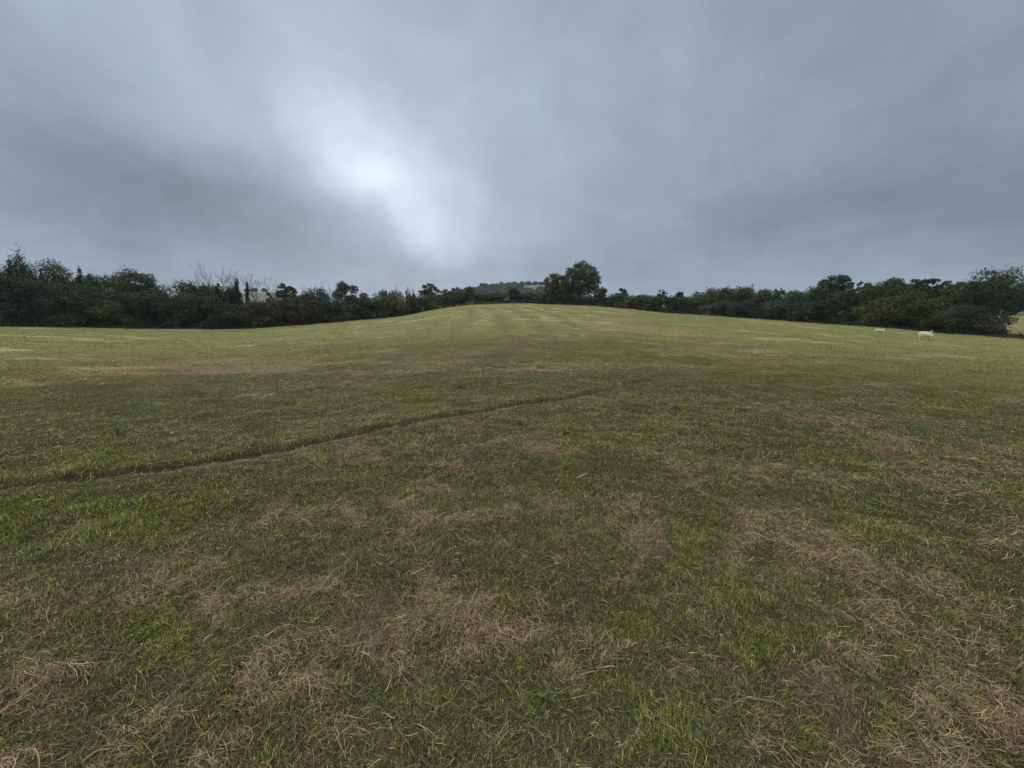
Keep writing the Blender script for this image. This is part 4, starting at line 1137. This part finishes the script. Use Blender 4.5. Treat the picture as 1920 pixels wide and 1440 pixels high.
# ------------------------------------------------------------------ weeds, dung, twig
def weed(px, py, h_px, label, name, nl=14, broad=.35, tone=(.05, .085, .03), seed=0, upright=.8, cat='weed'):
    p = ground_hit(px, py); rg = np.random.RandomState(seed + 400); D = math.hypot(p[0], p[1]); h = h_px / F * p[1]
    root = empty(name, tuple(p), label, cat)
    T = Tubes(); T.tube([(0, 0, -.02), (h * .05, 0, h * .5), (0, 0, h * .9)], [.03 * h, .024 * h, .01 * h], 6); link('stem', T.mesh('stem', M_TWIG if False else M_STEM), root)
    V = []; Fc = []; cols = []
    for i in range(nl):
        a = i * 2.4 + rg.rand(); z0 = h * (.05 + .8 * (i / nl)) if upright > .5 else .02; L = h * rg.uniform(.45, .75) * (1 - .45 * i / nl if upright > .5 else 1)
        el = rg.uniform(.3, .9) * upright + .15; wd = L * broad
        dx, dy = math.cos(a), math.sin(a); b = len(V)
        K = 4
        for k in range(K + 1):
            t = k / K; o = L * t * math.cos(el * (1 - .5 * t)); zz = z0 + L * t * math.sin(el * (1 - .9 * t))
            ww = wd * .5 * math.sin(math.pi * min(.95, .12 + t * .86)) * (1 + .25 * math.sin(k * 2.7 + i))
            V += [(dx * o - dy * ww, dy * o + dx * ww, zz + ww * .35), (dx * o, dy * o, zz), (dx * o + dy * ww, dy * o - dx * ww, zz + ww * .35)]
            cols += [np.array(tone) * rg.uniform(.8, 1.25)] * 3
        for k in range(K):
            q = b + k * 3; Fc += [(q, q + 1, q + 4, q + 3), (q + 1, q + 2, q + 5, q + 4)]
    me = np_mesh('leaves', np.array(V), np.array(Fc).ravel(), np.full(len(Fc), 4), M_GRASS, np.array(cols))
    link('leaves', me, root); return root
M_STEM = simple_noise_material("weed_stem", (.05, .08, .03), (.09, .11, .045), 30)
weed(1027, 1330, 45, 'pale green broad-leaved weed in the grass near the bottom centre', 'broad_leaf_weed', 9, .30, (.085, .12, .028), 1, .75)
weed(222, 820, 26, 'dark upright thistle standing above the track on the left', 'thistle', 22, .22, (.035, .055, .025), 2, .9)
weed(865, 726, 17, 'upright green dock plant beyond the middle of the track', 'dock_plant', 16, .3, (.045, .075, .028), 3, .9)
weed(975, 797, 14, 'low dark dock plant just below the middle of the track', 'dock_plant', 14, .4, (.035, .06, .025), 4, .7)
weed(938, 958, 18, 'small upright weed in the tan grass left of the pale twig', 'small_weed', 8, .2, (.05, .08, .03), 5, .95)
weed(237, 619, 6, 'tiny dark thistle at the foot of the left hedge', 'thistle', 14, .3, (.03, .045, .02), 6, .9)
weed(46, 634, 5, 'tiny dark weed clump in the field near the left border', 'weed_clump', 14, .4, (.03, .045, .02), 7, .8)
weed(735, 880, 12, 'low green weed just below the track left of centre', 'small_weed', 10, .35, (.05, .085, .03), 8, .6)

def lump(px, py, w, label, seed, name='dung_pat', mat=M_DUNG, cat='dung'):
    p = ground_hit(px, py); wd = w / F * p[1]; rg = np.random.RandomState(seed)
    V = [(0, 0, wd * .16)]; Fc = []; na, nr = 14, 4
    for j in range(1, nr + 1):
        for i in range(na):
            a = 6.283 * i / na; r = wd * .5 * j / nr * (1 + .22 * math.sin(3 * a + seed) + .1 * rg.normal())
            V.append((math.cos(a) * r, math.sin(a) * r * .7, wd * .17 * (1 - (j / nr) ** 2) * (1 + .35 * rg.normal()) - (.02 if j == nr else 0)))
    for i in range(na): Fc.append((0, 1 + i, 1 + (i + 1) % na))
    for j in range(nr - 1):
        for i in range(na): Fc.append((1 + j * na + i, 1 + (j + 1) * na + i, 1 + (j + 1) * na + (i + 1) % na, 1 + j * na + (i + 1) % na))
    me = bpy.data.meshes.new(name); me.from_pydata(V, [], Fc); me.materials.append(mat); me.update()
    o = link(name, me, None, (p[0], p[1], p[2] + .015)); tag(o, label, cat); return o
lump(1061, 817, 15, 'small black dung pat in the green grass right of the dock plant', 1)
lump(1265, 771, 22, 'dark clod of earth beside a tan tuft right of the track end', 2, 'earth_clod', M_DUNG, 'clod')
lump(1002, 1131, 16, 'small brown clod beside the big tan straw patch', 3, 'earth_clod', M_DUNG, 'clod')

T = Tubes(); p = ground_hit(1090, 903)
T.tube([(-.055, -.03, .05), (0, 0, .062), (.06, .035, .072)], [.004, .005, .003], 6)
o = link('twig', T.mesh('twig', M_TWIG), None, tuple(p)); tag(o, 'short pale twig lying in the grass right of the small upright weed', 'twig')

# ------------------------------------------------------------------ damp air
def build_haze():
    me = bpy.data.meshes.new("haze"); a, zb, zt = 1400, -12, 62
    V = [(x, y, z) for z in (zb, zt) for y in (-a, a) for x in (-a, a)]
    me.from_pydata(V, [], [(0, 2, 3, 1), (4, 5, 7, 6), (0, 1, 5, 4), (1, 3, 7, 5), (3, 2, 6, 7), (2, 0, 4, 6)]); me.update()
    m = bpy.data.materials.new("haze"); m.use_nodes = True; t = m.node_tree; t.nodes.clear()
    v = t.nodes.new('ShaderNodeVolumePrincipled'); v.inputs['Color'].default_value = (.80, .88, 1.0, 1); v.inputs['Density'].default_value = HAZE
    v.inputs['Anisotropy'].default_value = 0.2
    o = t.nodes.new('ShaderNodeOutputMaterial'); t.links.new(v.outputs[0], o.inputs['Volume'])
    me.materials.append(m); o = link("haze", me); tag(o, 'thin damp haze over the field and hills', 'haze', kind='stuff')
HAZE = 0.00016
build_haze()
